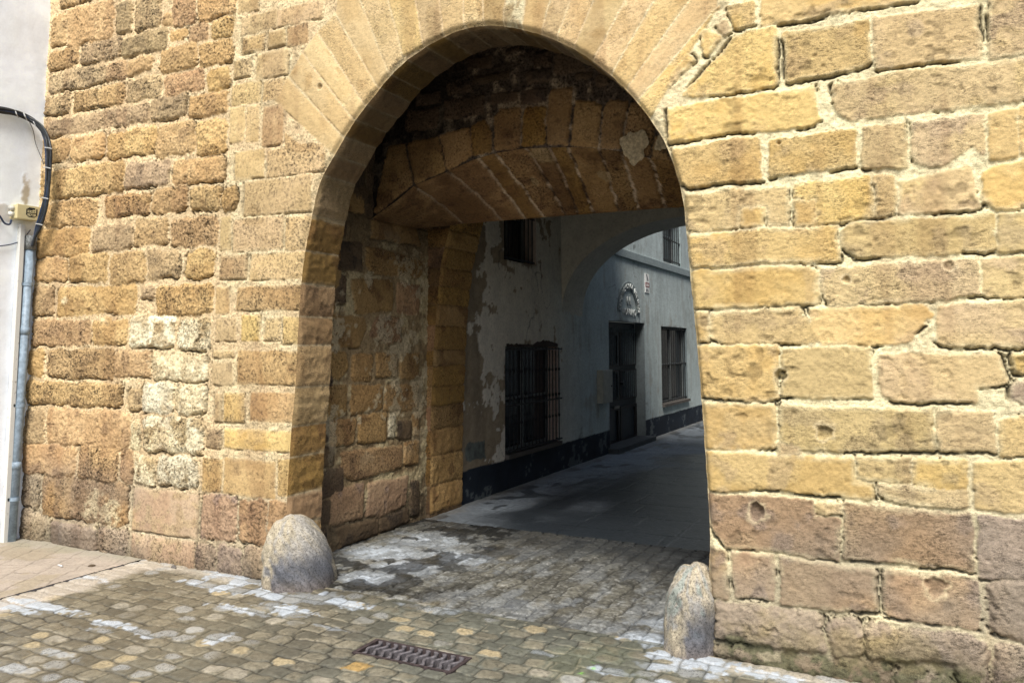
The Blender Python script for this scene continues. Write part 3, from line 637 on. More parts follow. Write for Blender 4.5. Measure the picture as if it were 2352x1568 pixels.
def mort_in(U, V, lo, mid, hi):
    a = sst(-.2, .5, lo + .7 * mid)[..., None]
    # pale mortar spread in the middle of the rubble, darker towards the left
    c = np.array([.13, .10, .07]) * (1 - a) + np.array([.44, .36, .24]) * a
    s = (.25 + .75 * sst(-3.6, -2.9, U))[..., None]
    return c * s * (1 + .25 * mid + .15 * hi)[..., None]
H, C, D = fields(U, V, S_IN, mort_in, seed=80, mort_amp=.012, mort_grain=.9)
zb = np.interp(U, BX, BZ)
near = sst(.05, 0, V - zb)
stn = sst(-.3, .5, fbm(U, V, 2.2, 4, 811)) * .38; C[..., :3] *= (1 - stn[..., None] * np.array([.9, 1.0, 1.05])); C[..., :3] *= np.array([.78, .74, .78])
H = H * (1 - near)
bev = V < zb
V2 = np.where(bev, zb, V)
kc = ~(bev[:-1, :-1] & bev[1:, :-1] & bev[1:, 1:] & bev[:-1, 1:])
P = np.stack([U, Y2 + .02 - np.where(bev, 0, H + .0), V2], -1).reshape(-1, 3)
inner = empty('inner_arch', (-2.4, 1.5, 2.7), 'low flat arch of long brown voussoirs inside the passage, its sloping soffit patched with mortar', 'arch')
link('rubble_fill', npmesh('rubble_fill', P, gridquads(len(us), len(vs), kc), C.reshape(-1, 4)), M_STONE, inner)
# sloping soffit
top_x = [-4.14, -3.70, -3.385, -3.10, -2.944, -2.66, -2.46, -2.308, -2.055, -1.883, -1.66, -1.4, -1.1, -.7]
bot_x = [-4.14, -3.60, -3.20, -2.984, -2.806, -2.60, -2.49, -2.355, -2.139, -1.965, -1.746, -1.5, -1.15, -.7]
st = []; r = random.Random(3)
for i in range(len(top_x) - 1):
    st.append(([(top_x[i] + .015, -.05), (top_x[i + 1] - .015, -.05), (bot_x[i + 1] - .015, 1.05), (bot_x[i] + .015, 1.05)], r.choice('iiih'), 'J'))
us = np.arange(XL - .02, XR, .0085); vs = np.linspace(0, 1, 90)
U, V = np.meshgrid(us, vs, indexing='ij')
def mort_sof(U, V, lo, mid, hi):
    a = sst(-.55, .1, lo + .6 * mid)[..., None]
    return (np.array([.14, .09, .045]) * (1 - a) + np.array([.68, .55, .36]) * a) * (1 + .2 * mid)[..., None]
H, C, D = fields(U, V * 1.0, st, mort_sof, seed=90, crack=0, mort_amp=.004)
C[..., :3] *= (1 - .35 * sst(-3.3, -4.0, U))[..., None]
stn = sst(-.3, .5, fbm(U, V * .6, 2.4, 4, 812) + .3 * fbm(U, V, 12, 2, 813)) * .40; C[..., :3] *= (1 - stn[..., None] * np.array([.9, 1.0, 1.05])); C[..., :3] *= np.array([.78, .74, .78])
for (gx, gy, r1, r2) in [(1340, 880, .10, .12), (1655, 1040, .05, .08), (1240, 1060, .03, .05)]:   # mortar repair patches
    p = on(*vt('G', gx, gy), 1, Y2 + .25)
    d = np.sqrt(((U - p[0]) / r1) ** 2 + ((V - (.1 if gy < 900 else .45)) / (r2 * 1.3)) ** 2) + .35 * fbm(U, V, 14, 3, int(gx))
    k = sst(1.0, .75, d)[..., None] * .8; C[..., :3] = C[..., :3] * (1 - k) + np.array([.38, .27, .14]) * k
H *= sst(0, .06, V) * sst(1, .96, V)
zb = np.interp(U, BX, BZ)
# profile: curved like a barrel falling to the flat rear edge
yy = Y2 + .02 + (Y3 - Y2 - .02) * V; zz = zb + (ZB - zb) * (V ** 1.15)
ny = -(ZB - zb); L_ = np.sqrt(ny ** 2 + (Y3 - Y2) ** 2)
P = np.stack([U, yy - H * (zb - ZB) / L_, zz - H * (Y3 - Y2) / L_], -1).reshape(-1, 3)
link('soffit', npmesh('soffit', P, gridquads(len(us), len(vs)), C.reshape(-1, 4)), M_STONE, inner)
m = MB(); m.add([(XL, Y3, ZB), (XR, Y3, ZB), (XR, Y3, CEIL), (XL, Y3, CEIL)], [(0, 1, 2, 3)])
m.build('rear_face', M_DARKST, inner)
# mortar rosettes stuck on the arch face
def rosette(gx, gy, rr, name='mortar_patch'):
    p = on(*vt('G', gx, gy), 1, Y2 - .01); n = 64; v = [(0, 0, 0)]; f = []
    rd = random.Random(int(gx))
    for k in range(n):
        a = 2 * pi * k / n; q = rr * (1 + .16 * sin(a * 3 + rr * 60) + .08 * sin(a * 7 + 1) + rd.uniform(-.05, .05)); v.append((cos(a) * q, -.006, sin(a) * q * 1.2)); 
    for k in range(n):
        a = 2 * pi * k / n; q = rr * .5 * (1 + rd.uniform(-.1, .1)); v.append((cos(a) * q, -.022, sin(a) * q * 1.2))
    v[0] = (0, .0, 0)
    for k in range(n):
        k2 = (k + 1) % n; f.append((1 + k, 1 + k2, 1 + n + k2, 1 + n + k)); f.append((1 + n + k, 1 + n + k2, 0))
    mm = MB(); mm.add([(p[0] + a, p[1] + b, p[2] + c) for a, b, c in v], f)
    return mm.build(name, plain(name, (.46, .36, .22), .95, var=.35, scale=50., bump=1.), inner, smooth=True)
rosette(1850, 860, .10); rosette(2005, 845, .045)

# third arch with the left pier, y 2.17 .. 2.76
pier = empty('inner_pier', (-4.0, 2.2, 0), 'tall chamfered pier of weathered orange brown blocks carrying the innermost passage arch', 'pier')
yp0, yp1 = 2.17, 2.78
pts = []
for x, y in [(1060, 1165), (1059, 967), (1067, 811), (1075, 694), (1083, 615), (1106, 522)]:
    p = on(x, y, 1, yp1); pts.append((p[0], p[2]))
print('pier', pts)
x0 = pts[0][0]
LFT = [(x0, -.05), (x0, .9)] + [(p[0], p[1]) for p in pts[2:]]
e = LFT[-1]; mid = -2.42
arc = [(e[0] + (mid - e[0]) * (1 - cos(a)), e[1] + .75 * sin(a)) for a in np.linspace(.15, pi / 2, 14)]
half = LFT + arc
OUT3 = half + [(2 * mid - x, z) for x, z in half[::-1][1:]]
O3, _ = resample(OUT3, .02)
zj = [0.03, .28, .55, .80, 1.02, 1.20, 1.40, 1.55, 1.78, 1.98, 2.16, 2.34, 2.52, 2.7]
S3, s3 = resample(O3, .01)
jj = [s3[np.argmin(np.abs(S3[:len(S3) // 2, 1] - z))] for z in zj]; tot = s3[-1]
jj = sorted(jj + [tot - q for q in jj] + list(np.arange(jj[-1] + .22, tot - jj[-1] - .1, .22)))
intrados('pier_flank', O3, yp0 + .02, yp1, jj, 'hii', M_STONE, pier, sty='J', seed=44, dy=.015, mcol=(.13, .085, .045))
us = np.arange(XL - .01, XR, .010); vs = np.arange(-.05, CEIL, .010); U, V = np.meshgrid(us, vs, indexing='ij')
st = []
for a, b in zip(zj[:-1], zj[1:]):
    st.append(([(XL - .05, a + .004), (x0 + .3, a + .004), (x0 + .3, b - .004), (XL - .05, b - .004)], random.Random(int(a * 100)).choice('hiri'), 'J'))
H, C, D = fields(U, V, st, lambda U, V, lo, mid, hi: (np.array([.12, .08, .045]) * (1 - sst(0, .4, mid)[..., None]) + np.array([.42, .32, .19]) * sst(0, .4, mid)[..., None]), seed=45, crack=1.)
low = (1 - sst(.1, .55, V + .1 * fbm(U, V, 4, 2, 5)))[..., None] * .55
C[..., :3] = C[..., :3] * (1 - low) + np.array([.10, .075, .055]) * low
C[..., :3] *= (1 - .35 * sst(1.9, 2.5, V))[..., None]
stn = sst(-.2, .5, fbm(U, V, 3, 4, 814)) * .4; C[..., :3] *= (1 - stn)[..., None] * np.array([.92, .86, .86])
pc = [tuple(p) for p in O3]
d_, nx_, ny_ = sdf(pc[::2] + [pc[-1]], U, V, True)
kv = d_ > 0; kc = kv[:-1, :-1] | kv[1:, :-1] | kv[1:, 1:] | kv[:-1, 1:]
rn = sst(.035, 0, np.maximum(d_, 0)); H = H * (1 - sst(.02, 0, np.maximum(d_, 0))) - .02 * rn ** 2
P = np.stack([np.where(kv, U, nx_), yp0 - H, np.where(kv, V, ny_)], -1).reshape(-1, 3)
link('pier_front', npmesh('pier_front', P, gridquads(len(us), len(vs), kc), C.reshape(-1, 4)), M_STONE, pier)
m = MB(); Ob, _ = resample(OUT3, .1)
for a, b in zip(Ob[:-1], Ob[1:]):
    A, B = outp(a), outp(b)
    m.add([(a[0], yp1, a[1]), (b[0], yp1, b[1]), (B[0], yp1, B[1]), (A[0], yp1, A[1])], [(0, 1, 2, 3)])
m.build('rear_face', M_DARKST, pier)

# ================================================================== 3. ALLEY HOUSE (wall x=-4.13, y 2.78 ..)
XA = -4.13
def on_a(x, y): p = on(x, y, 0, XA); return p[1], p[2]
holes = dict(w1=(3.78, 5.28, .38, 1.585), door=(7.22, 9.02, .02, 1.97), w2=(10.03, 11.87, .53, 1.94), u1=(3.75, 4.62, 2.565, 3.7), u2=(10.24, 11.55, 3.15, 4.3))
house = empty('whitewashed_house', (XA, 7, 0), 'long whitewashed house with peeling plaster, navy painted base and barred openings beyond the arch', 'house')
ub = set(np.round(np.concatenate([np.arange(2.78, 6.0, .02), np.arange(6.0, 17.0, .035)]), 4)); vb = set(np.round(np.concatenate([np.arange(-.03, 3.6, .012), np.arange(3.6, 7.2, .1)]), 4))
for h in holes.values(): ub |= {h[0], h[1]}; vb |= {h[2], h[3]}
us = np.array(sorted(ub)); vs = np.array(sorted(vb)); U, V = np.meshgrid(us, vs, indexing='ij')
lo = fbm(U, V, 1.1, 3, 201); mid = fbm(U, V, 5, 4, 202); hi = fbm(U, V, 22, 3, 203); stv = fbm(U * 4, V * .7, 1.6, 3, 204)
near = 1 - sst(3.3, 6.5, U)
base = np.array([.78, .74, .64]) * (1 + .10 * lo + .10 * stv + .05 * hi)[..., None]
cool = sst(4.6, 6.5, U)[..., None] * .8  # cool shade of the deeper alley mixed into the limewash colour
base = base * (1 - cool) + np.array([.42, .52, .54]) * (1 + .10 * lo + .16 * stv)[..., None] * cool
peel = sst(.34, .40, lo * .45 + mid * .5 + .28 * stv + .42 * near - .20 + .12 * hi + .2 * sst(3.9, 3.2, U)) * (1 - .75 * sst(5.4, 5.5, U))
old = np.array([.33, .27, .19]) * (1 + .25 * mid + .15 * hi)[..., None]
Cc = base * (1 - peel[..., None]) + old * peel[..., None]
Hh = .003 * lo * (U > 3) - .005 * peel + .001 * hi
grime = sst(.2, .8, stv + .4 * mid)[..., None] * .30
Cc = Cc * (1 - grime) + np.array([.17, .15, .12]) * grime
ck = np.exp(-(np.abs(fbm(U, V, 1.1, 4, 610)) / .010) ** 2) * sst(.0, .4, fbm(U, V, .9, 2, 611)) * .6
Cc = Cc * (1 - ck[..., None]) + np.array([.06, .055, .05]) * ck[..., None]
dl = .335 + .012 * mid
dado = sst(dl + .006, dl - .006, V)[..., None]
chip = sst(.55, .62, mid + .4 * hi)[..., None]
Cc = Cc * (1 - dado) + (np.array([.014, .022, .036]) * (1 + .3 * mid)[..., None] * (1 - chip) + np.array([.10, .12, .13]) * chip) * dado
# square cement patch low on the near wall
y0_, z0_ = on_a(1115, 1045); y1_, z1_ = on_a(1068, 990)
dp = sdf([(y0_, .40), (y1_ + .02, .42), (y1_, .53), (y1_ + .06, .60), (y0_ - .01, .60)], U + .02 * mid, V + .015 * hi)
k = sst(.006, -.006, dp)[..., None]; Cc = Cc * (1 - k) + np.array([.13, .15, .14]) * (1 + .35 * hi)[..., None] * k; Hh += .004 * k[..., 0]
hole = np.zeros((len(us) - 1, len(vs) - 1), bool); cu = (us[:-1] + us[1:]) / 2; cv = (vs[:-1] + vs[1:]) / 2
for h in holes.values():
    hole |= ((cu > h[0]) & (cu < h[1]))[:, None] & ((cv > h[2]) & (cv < h[3]))[None, :]
    e = sdf([(h[0], h[2]), (h[1], h[2]), (h[1], h[3]), (h[0], h[3])], U, V)
    k = np.exp(-(np.maximum(e, 0) / .03) ** 2)[..., None] * .5 * sst(-.2, .5, mid)[..., None]; Cc = Cc * (1 - k) + np.array([.14, .12, .10]) * k
    Hh *= sst(0, .02, np.abs(e))
P = np.stack([XA + Hh, U, V], -1).reshape(-1, 3)
Ca = np.concatenate([np.clip(Cc, .004, .9), np.full(U.shape + (1,), 1.)], -1).reshape(-1, 4)
link('wall', npmesh('wall', P, gridquads(len(us), len(vs), ~hole), Ca), M_PLASTER, house)
def colmesh(m, name, col, mat, parent, grain=1.0, bevel=0):
    o = m.build(name, mat, parent, bevel=bevel); me = o.data; a = me.attributes.new('Col', 'FLOAT_COLOR', 'POINT')
    a.data.foreach_set('color', np.tile(np.array([*col, grain], np.float32), len(me.vertices))); return o
M_IRON = plain('old_iron', (.022, .022, .024), .55, .4, var=.5, scale=60., bump=.3)
M_WOOD = plain('dark_blue_wood', (.018, .026, .036), .5, 0, var=.35, scale=18.)
M_GLASS = plain('dark_pane', (.012, .018, .024), .12, 0, var=.2, scale=6., bump=0, spec=.6)
M_GREYP = plain('grey_frame_paint', (.16, .18, .18), .6, 0, var=.25)
def reveal(h, dep, col, name='reveal', bottom=True):
    y0, y1, z0, z1 = h; m = MB(); x1 = XA - dep
    m.add([(XA, y0, z0), (x1, y0, z0), (x1, y0, z1), (XA, y0, z1)], [(0, 1, 2, 3)])
    m.add([(XA, y1, z0), (x1, y1, z0), (x1, y1, z1), (XA, y1, z1)], [(0, 1, 2, 3)])
    m.add([(XA, y0, z1), (x1, y0, z1), (x1, y1, z1), (XA, y1, z1)], [(0, 1, 2, 3)])
    if bottom: m.add([(XA, y0, z0), (x1, y0, z0), (x1, y1, z0), (XA, y1, z0)], [(0, 1, 2, 3)])
    return m
def window(h, dep, nb, rails, ledge=True, knots=False, frame=True, col=(.52, .44, .38)):
    y0, y1, z0, z1 = h; xb = XA - dep
    m = MB(); m.add([(xb, y0, z0), (xb, y1, z0), (xb, y1, z1), (xb, y0, z1)], [(0, 1, 2, 3)])
    w = m.build('window', M_GLASS, house)
    def sub(mb, name, mat, colr=None):
        o = colmesh(mb, name, colr, mat, house) if colr else mb.build(name, mat, house)
        o.parent = w; o.location = (0, 0, 0); return o
    sub(reveal(h, dep, col), 'reveal', M_PLASTER, col)
    f = MB(); t = .035; xf = xb + .03
    for a, b in [((xb + .002, y0 + .001, z0 + .001), (xf, y0 + t, z1 - .001)), ((xb + .002, y1 - t, z0 + .001), (xf, y1 - .001, z1 - .001)), ((xb + .002, y0 + t, z1 - t), (xf, y1 - t, z1 - .001)), ((xb + .002, y0 + t, z0 + .001), (xf, y1 - t, z0 + t)),
                 ((xb + .002, (y0 + y1) / 2 - .02, z0 + t), (xf, (y0 + y1) / 2 + .02, z1 - t)), ((xb + .002, y0 + t, (z0 + z1) / 2 - .015), (xf - .004, y1 - t, (z0 + z1) / 2 + .015))]: f.box(a, b)
    sub(f, 'frame', M_GREYP)
    g = MB(); xg = XA + (.035 if knots else -.03)
    for k in range(nb):
        y = y0 + (y1 - y0) * (k + .5) / nb
        g.tube([(xg, y, z0 + .02), (xg, y, z1 - .02)], .0075, 6)
        if knots:
            for zz in (.28, .5, .76):
                zc = z0 + (z1 - z0) * zz; g.tube([(xg, y, zc - .022), (xg, y, zc - .008), (xg, y, zc + .008), (xg, y, zc + .022)], [.008, .016, .016, .008], 6)
    for rz in rails:
        zc = z0 + (z1 - z0) * rz; g.box((xg - .004, y0 - .03 * knots, zc - .009), (xg + .012, y1 + .03 * knots, zc + .009))
    if knots:
        for yy in (y0 + .03, y1 - .03):
            for rz in rails: zc = z0 + (z1 - z0) * rz; g.box((XA - .02, yy - .008, zc - .008), (xg, yy + .008, zc + .008))
    sub(g, 'grille', M_IRON)
    if ledge:
        l = MB(); l.box((XA - dep + .03, y0 - .0, z0 - .045), (XA + .05, y1 + .02, z0 + .004)); sub(l, 'sill', M_PLASTER, (.10, .09, .08))
    return w
tag(window(holes['w1'], .17, 15, (.03, .45, .97), knots=True, col=(.62, .50, .45)), 'wide barred window with a pale pink reveal, nearest to the stone pier')
window(holes['w2'], .12, 13, (.03, .5, .97), col=(.12, .15, .16))
window(holes['u1'], .2, 8, (.03, .5), ledge=False)
window(holes['u2'], .2, 9, (.05, .4), ledge=False, col=(.26, .32, .33))
# broken lintel plaster over window 1
m = MB(); rd = random.Random(8); ys_ = np.linspace(3.80, 5.26, 34); prof = [1.60 + .02 * rd.random() + .045 * max(0, sin((y - 4.5) * 4.2)) for y in ys_]
for a, b, p, q in zip(ys_[:-1], ys_[1:], prof[:-1], prof[1:]):
    m.add([(XA + .008, a, 1.578), (XA + .008, b, 1.578), (XA + .008, b, q), (XA + .008, a, p), (XA - .01, a, p), (XA - .01, b, q)], [(0, 1, 2, 3), (3, 2, 5, 4)])
tag(m.build('broken_lintel', plain('broken_plaster', (.06, .045, .035), .95, var=.5, scale=40., bump=1), house), 'ragged strip of dark broken plaster above the window')
# string course
m = MB(); m.box((XA - .01, 6.6, 2.99), (XA + .035, 16.5, 3.12)); colmesh(m, 'string_course', (.26, .31, .32), M_PLASTER, house, bevel=.008)
# door
y0, y1, z0, z1 = holes['door']; dep = .17; xb = XA - dep
m = MB(); m.box((xb - .04, y0 + .002, z0), (xb, y1 - .002, z1 - .002)); door = m.build('door', M_WOOD, house)
def dsub(mb, name, mat, colr=None):
    o = colmesh(mb, name, colr, mat, house) if colr else mb.build(name, mat, house)
    o.parent = door; o.location = (0, 0, 0); return o
dsub(reveal(holes['door'], dep, None), 'reveal', M_PLASTER, (.16, .19, .20))
f = MB(); ym = (y0 + y1) / 2
for a, b in ((y0 + .04, ym - .02), (ym + .02, y1 - .04)):
    for c, d in ((.05, .62), (.72, 1.20), (1.26, 1.80)):
        f.box((xb + .001, a, c), (xb + .03, a + .07, d)); f.box((xb + .001, b - .07, c), (xb + .03, b, d)); f.box((xb + .001, a + .07, c), (xb + .028, b - .07, c + .05)); f.box((xb + .001, a + .07, d - .05), (xb + .028, b - .07, d))
dsub(f, 'panel_frame', M_IRON)
g = MB()
for a, b in ((y0 + .12, ym - .1), (ym + .1, y1 - .12)):
    for k in range(7):
        y = a + (b - a) * (k + .5) / 7
        g.tube([(xb + .045, y, .74), (xb + .045, y, 1.18)], .008, 6); g.tube([(xb + .045, y, 1.28), (xb + .045, y, 1.88)], .008, 6)
        g.tube([(xb + .045, y + .012, 1.80), (xb + .045, y + .03, 1.83), (xb + .045, y + .012, 1.87)], .005, 5)
dsub(g, 'grille', plain('bar_paint', (.13, .16, .17), .4, .3, var=.3))
g = MB(); g.box((xb + .03, ym - .3, .60), (xb + .04, ym - .06, .64)); dsub(g, 'letter_slot', plain('brass', (.2, .19, .16), .4, .5))
g = MB(); g.tube([(xb + .03, ym + .04, .98), (xb + .075, ym + .04, .98)], .018, 8); dsub(g, 'knob', M_IRON)
m = MB(); m.box((XA - .28, 7.15, -.01), (XA + .16, 9.1, .075)); colmesh(m, 'doorstep', (.07, .08, .085), M_PLASTER, house, bevel=.01)
# meter box
mb = empty('meter_box', (XA, 6.92, .74), 'pale upright meter cabinet fixed to the house wall left of the door', 'meter box')
M_BOXP = plain('grey_beige_paint', (.40, .40, .35), .6, var=.15, scale=14.)
m = MB(); m.box((XA - .01, 6.70, .76), (XA + .09, 7.12, 1.24)); m.build('cabinet', M_BOXP, mb, bevel=.008)
m = MB(); m.box((XA + .088, 6.73, .79), (XA + .098, 7.09, 1.21)); d_ = m.build('lid', M_BOXP, mb, bevel=.004)
m = MB(); m.tube([(XA + .098, 7.04, 1.0), (XA + .106, 7.04, 1.0)], .012, 8); k_ = m.build('lock', M_IRON, mb)
# street notice
sg = empty('notice_plate', (XA, 9.18, 2.5), 'narrow white and red notice plate high on the house wall beyond the door', 'sign')
M_SW = plain('sign_white', (.88, .88, .86), .5, var=.08); M_SR = plain('sign_red', (.22, .035, .04), .5, var=.1); M_SK = plain('sign_ink', (.04, .045, .05), .6)
zt, zb_, ya, yb = 2.83, 2.50, 9.07, 9.31
m = MB(); m.box((XA + .004, ya, zb_), (XA + .012, yb, zt)); m.build('plate', M_SW, sg)
m = MB(); m.box((XA + .0125, ya + .003, 2.595), (XA + .0145, yb - .003, 2.675)); m.build('red_band', M_SR, sg)
m = MB(); m.add([(XA + .0128, ya + .06, 2.82), (XA + .0128, ya + .10, 2.82), (XA + .0128, yb - .05, 2.71), (XA + .0128, yb - .10, 2.70)], [(0, 1, 2, 3)])
m.build('symbol', M_SK, sg)
for k in range(3):
    m = MB(); m.box((XA + .0126, ya + .04, 2.555 - k * .018), (XA + .0136, yb - .05, 2.562 - k * .018)); m.build('text_line', M_SK, sg)
def text_mesh(txt, size, depth, name):
    cu = bpy.data.curves.new(name, 'FONT'); cu.body = txt; cu.size = size; cu.extrude = depth; cu.align_x = 'CENTER'; cu.resolution_u = 3
    o = bpy.data.objects.new(name, cu); COL.objects.link(o)
    dg = bpy.context.evaluated_depsgraph_get(); me = bpy.data.meshes.new_from_object(o.evaluated_get(dg)); bpy.data.objects.remove(o); return me
def place_text(parts, name, mat, parent):
    """parts: (txt,size,depth,fn) with fn mapping (x,y,z)->world; every character becomes a part"""
    for txt, size, depth, fn in parts:
        me = text_mesh(txt, size, depth, name)
        for q in me.vertices: q.co = fn(*q.co)
        o = link(name, me, mat, parent)
for k_ in range(3):
    m = MB(); m.box((XA + .0147, 9.12 + .055 * k_, 2.61), (XA + .0157, 9.15 + .055 * k_, 2.655)); m.build('lettering', M_SW, sg)
# raised arched lettering over the door
pl = empty('raised_lettering', (XA, 8.18, 2.1), 'raised plaster lettering in an arch over the house door, with POPULO below', 'lettering')
M_LET = plain('lettering_plaster', (.62, .66, .64), .8, var=.15)
mm = MB(); N_ = 40; ri, ro = .0, .0
cz, cy = 2.12, 8.18
arcp = lambda a, r1, r2: (cy - cos(a) * r1, cz + sin(a) * r2)
for k in range(N_):
    a, b = pi * k / N_, pi * (k + 1) / N_
    p = [arcp(a, .56, .50), arcp(b, .56, .50), arcp(b, .40, .37), arcp(a, .40, .37)]
    mm.add([(XA + .018, q[0], q[1]) for q in p] + [(XA + .0, q[0], q[1]) for q in p], [(0, 1, 2, 3), (0, 1, 5, 4), (3, 2, 6, 7)])
mm.build('arch_band', plain('band_plaster', (.22, .26, .26), .85), pl)
parts = []
word = 'ASOCIACION DE VECINOS'
for i, ch in enumerate(word):
    if ch == ' ': continue
    a = pi * (i + .5) / len(word)
    py_, pz_ = arcp(a, .48, .435); ang = a - pi / 2
    parts.append((ch, .11, .008, (lambda py_, pz_, ang: lambda x, y, z: (XA + .026 + z, py_ + (x * cos(ang) + (y - .04) * sin(ang)) * 1.0, pz_ + (-x * sin(ang) + (y - .04) * cos(ang))))(py_, pz_, ang)))
for word, size, zz in (('EL', .17, cz + .14), ('POPULO', .155, cz - .045)):
    for i, ch in enumerate(word):
        yy_ = cy + (i - (len(word) - 1) / 2) * size * .74
        parts.append((ch, size, .008, (lambda yy_, zz: lambda x, y, z: (XA + .012 + z, yy_ + x, zz + y))(yy_, zz)))
place_text(parts, 'letter', M_LET, pl)

# ---- plastered arch over the alley (front at y=5.41)
arch = empty('alley_arch', (-2.4, 5.4, 2.1), 'plastered arch spanning the alley from the house wall, seen above the barred window', 'arch')
m = MB(); cxm = -2.40; hw = 1.73; z00 = 1.98; rise = 1.2; ya0, ya1 = 5.413, 6.15; zt = 5.2
A = [(cxm - hw * cos(a), z00 + rise * sin(a) ** .9) for a in np.linspace(0.0, pi, 49)]
A[0] = (A[0][0], z00); A[-1] = (A[-1][0], z00)
V_ = []; Q_ = []
for (xa, za), (xb2, zb2) in zip(A[:-1], A[1:]):
    for y in (ya0, ya1): m.add([(xa, y, za), (xb2, y, zb2), (xb2, y, zt), (xa, y, zt)], [(0, 1, 2, 3)])
    m.add([(xa, ya0, za), (xb2, ya0, zb2), (xb2, ya1, zb2), (xa, ya1, za)], [(0, 1, 2, 3)])
o = colmesh(m, 'arch_body', (.60, .58, .50), M_PLASTER, arch)
# ---- right-hand alley house and unseen roof that dims the alley
rh = empty('side_building', (-.6, 8, 0), 'plain whitewashed building along the right side of the alley, mostly hidden by the gate', 'building')
m = MB(); m.add([(XR, 2.78, -.02), (XR, 17, -.02), (XR, 17, 7.2), (XR, 2.78, 7.2)], [(0, 1, 2, 3)]); colmesh(m, 'wall', (.40, .44, .46), M_PLASTER, rh)
m = MB(); m.box((XL - .3, 1.25, CEIL), (XR + .3, 6.6, CEIL + .3)); colmesh(m, 'shade_roof', (.13, .12, .10), M_PLASTER, arch)  # unseen roof added over the alley, its length set to dim it
eh = empty('end_building', (-2.4, 17, 0), 'pale house front closing the far end of the alley', 'building')
m = MB(); m.add([(-6, 17, -.02), (3, 17, -.02), (3, 17, 8), (-6, 17, 8)], [(0, 1, 2, 3)]); colmesh(m, 'wall', (.4, .4, .37), M_PLASTER, eh)
for wx, z0_, z1_, nm in [(-3.3, .9, 2.1, 'window'), (-1.7, .0, 2.2, 'door'), (-3.3, 3.3, 4.7, 'window'), (-1.7, 3.3, 4.7, 'window')]:
    m = MB(); m.box((wx - .42, 16.93, z0_), (wx + .42, 17.02, z1_)); fr = m.build(nm, M_WOOD, eh)
    m = MB()
    for a, b in (((wx - .46, z0_), (wx - .40, z1_ + .05)), ((wx + .40, z0_), (wx + .46, z1_ + .05)), ((wx - .40, z1_ - .02), (wx + .40, z1_ + .05)), ((wx - .025, z0_), (wx + .025, z1_ - .02))): m.box((a[0], 16.90, a[1]), (b[0], 16.94, b[1]))
    q = m.build('frame', M_GREYP, eh); q.parent = fr; q.location = (0, 0, 0)

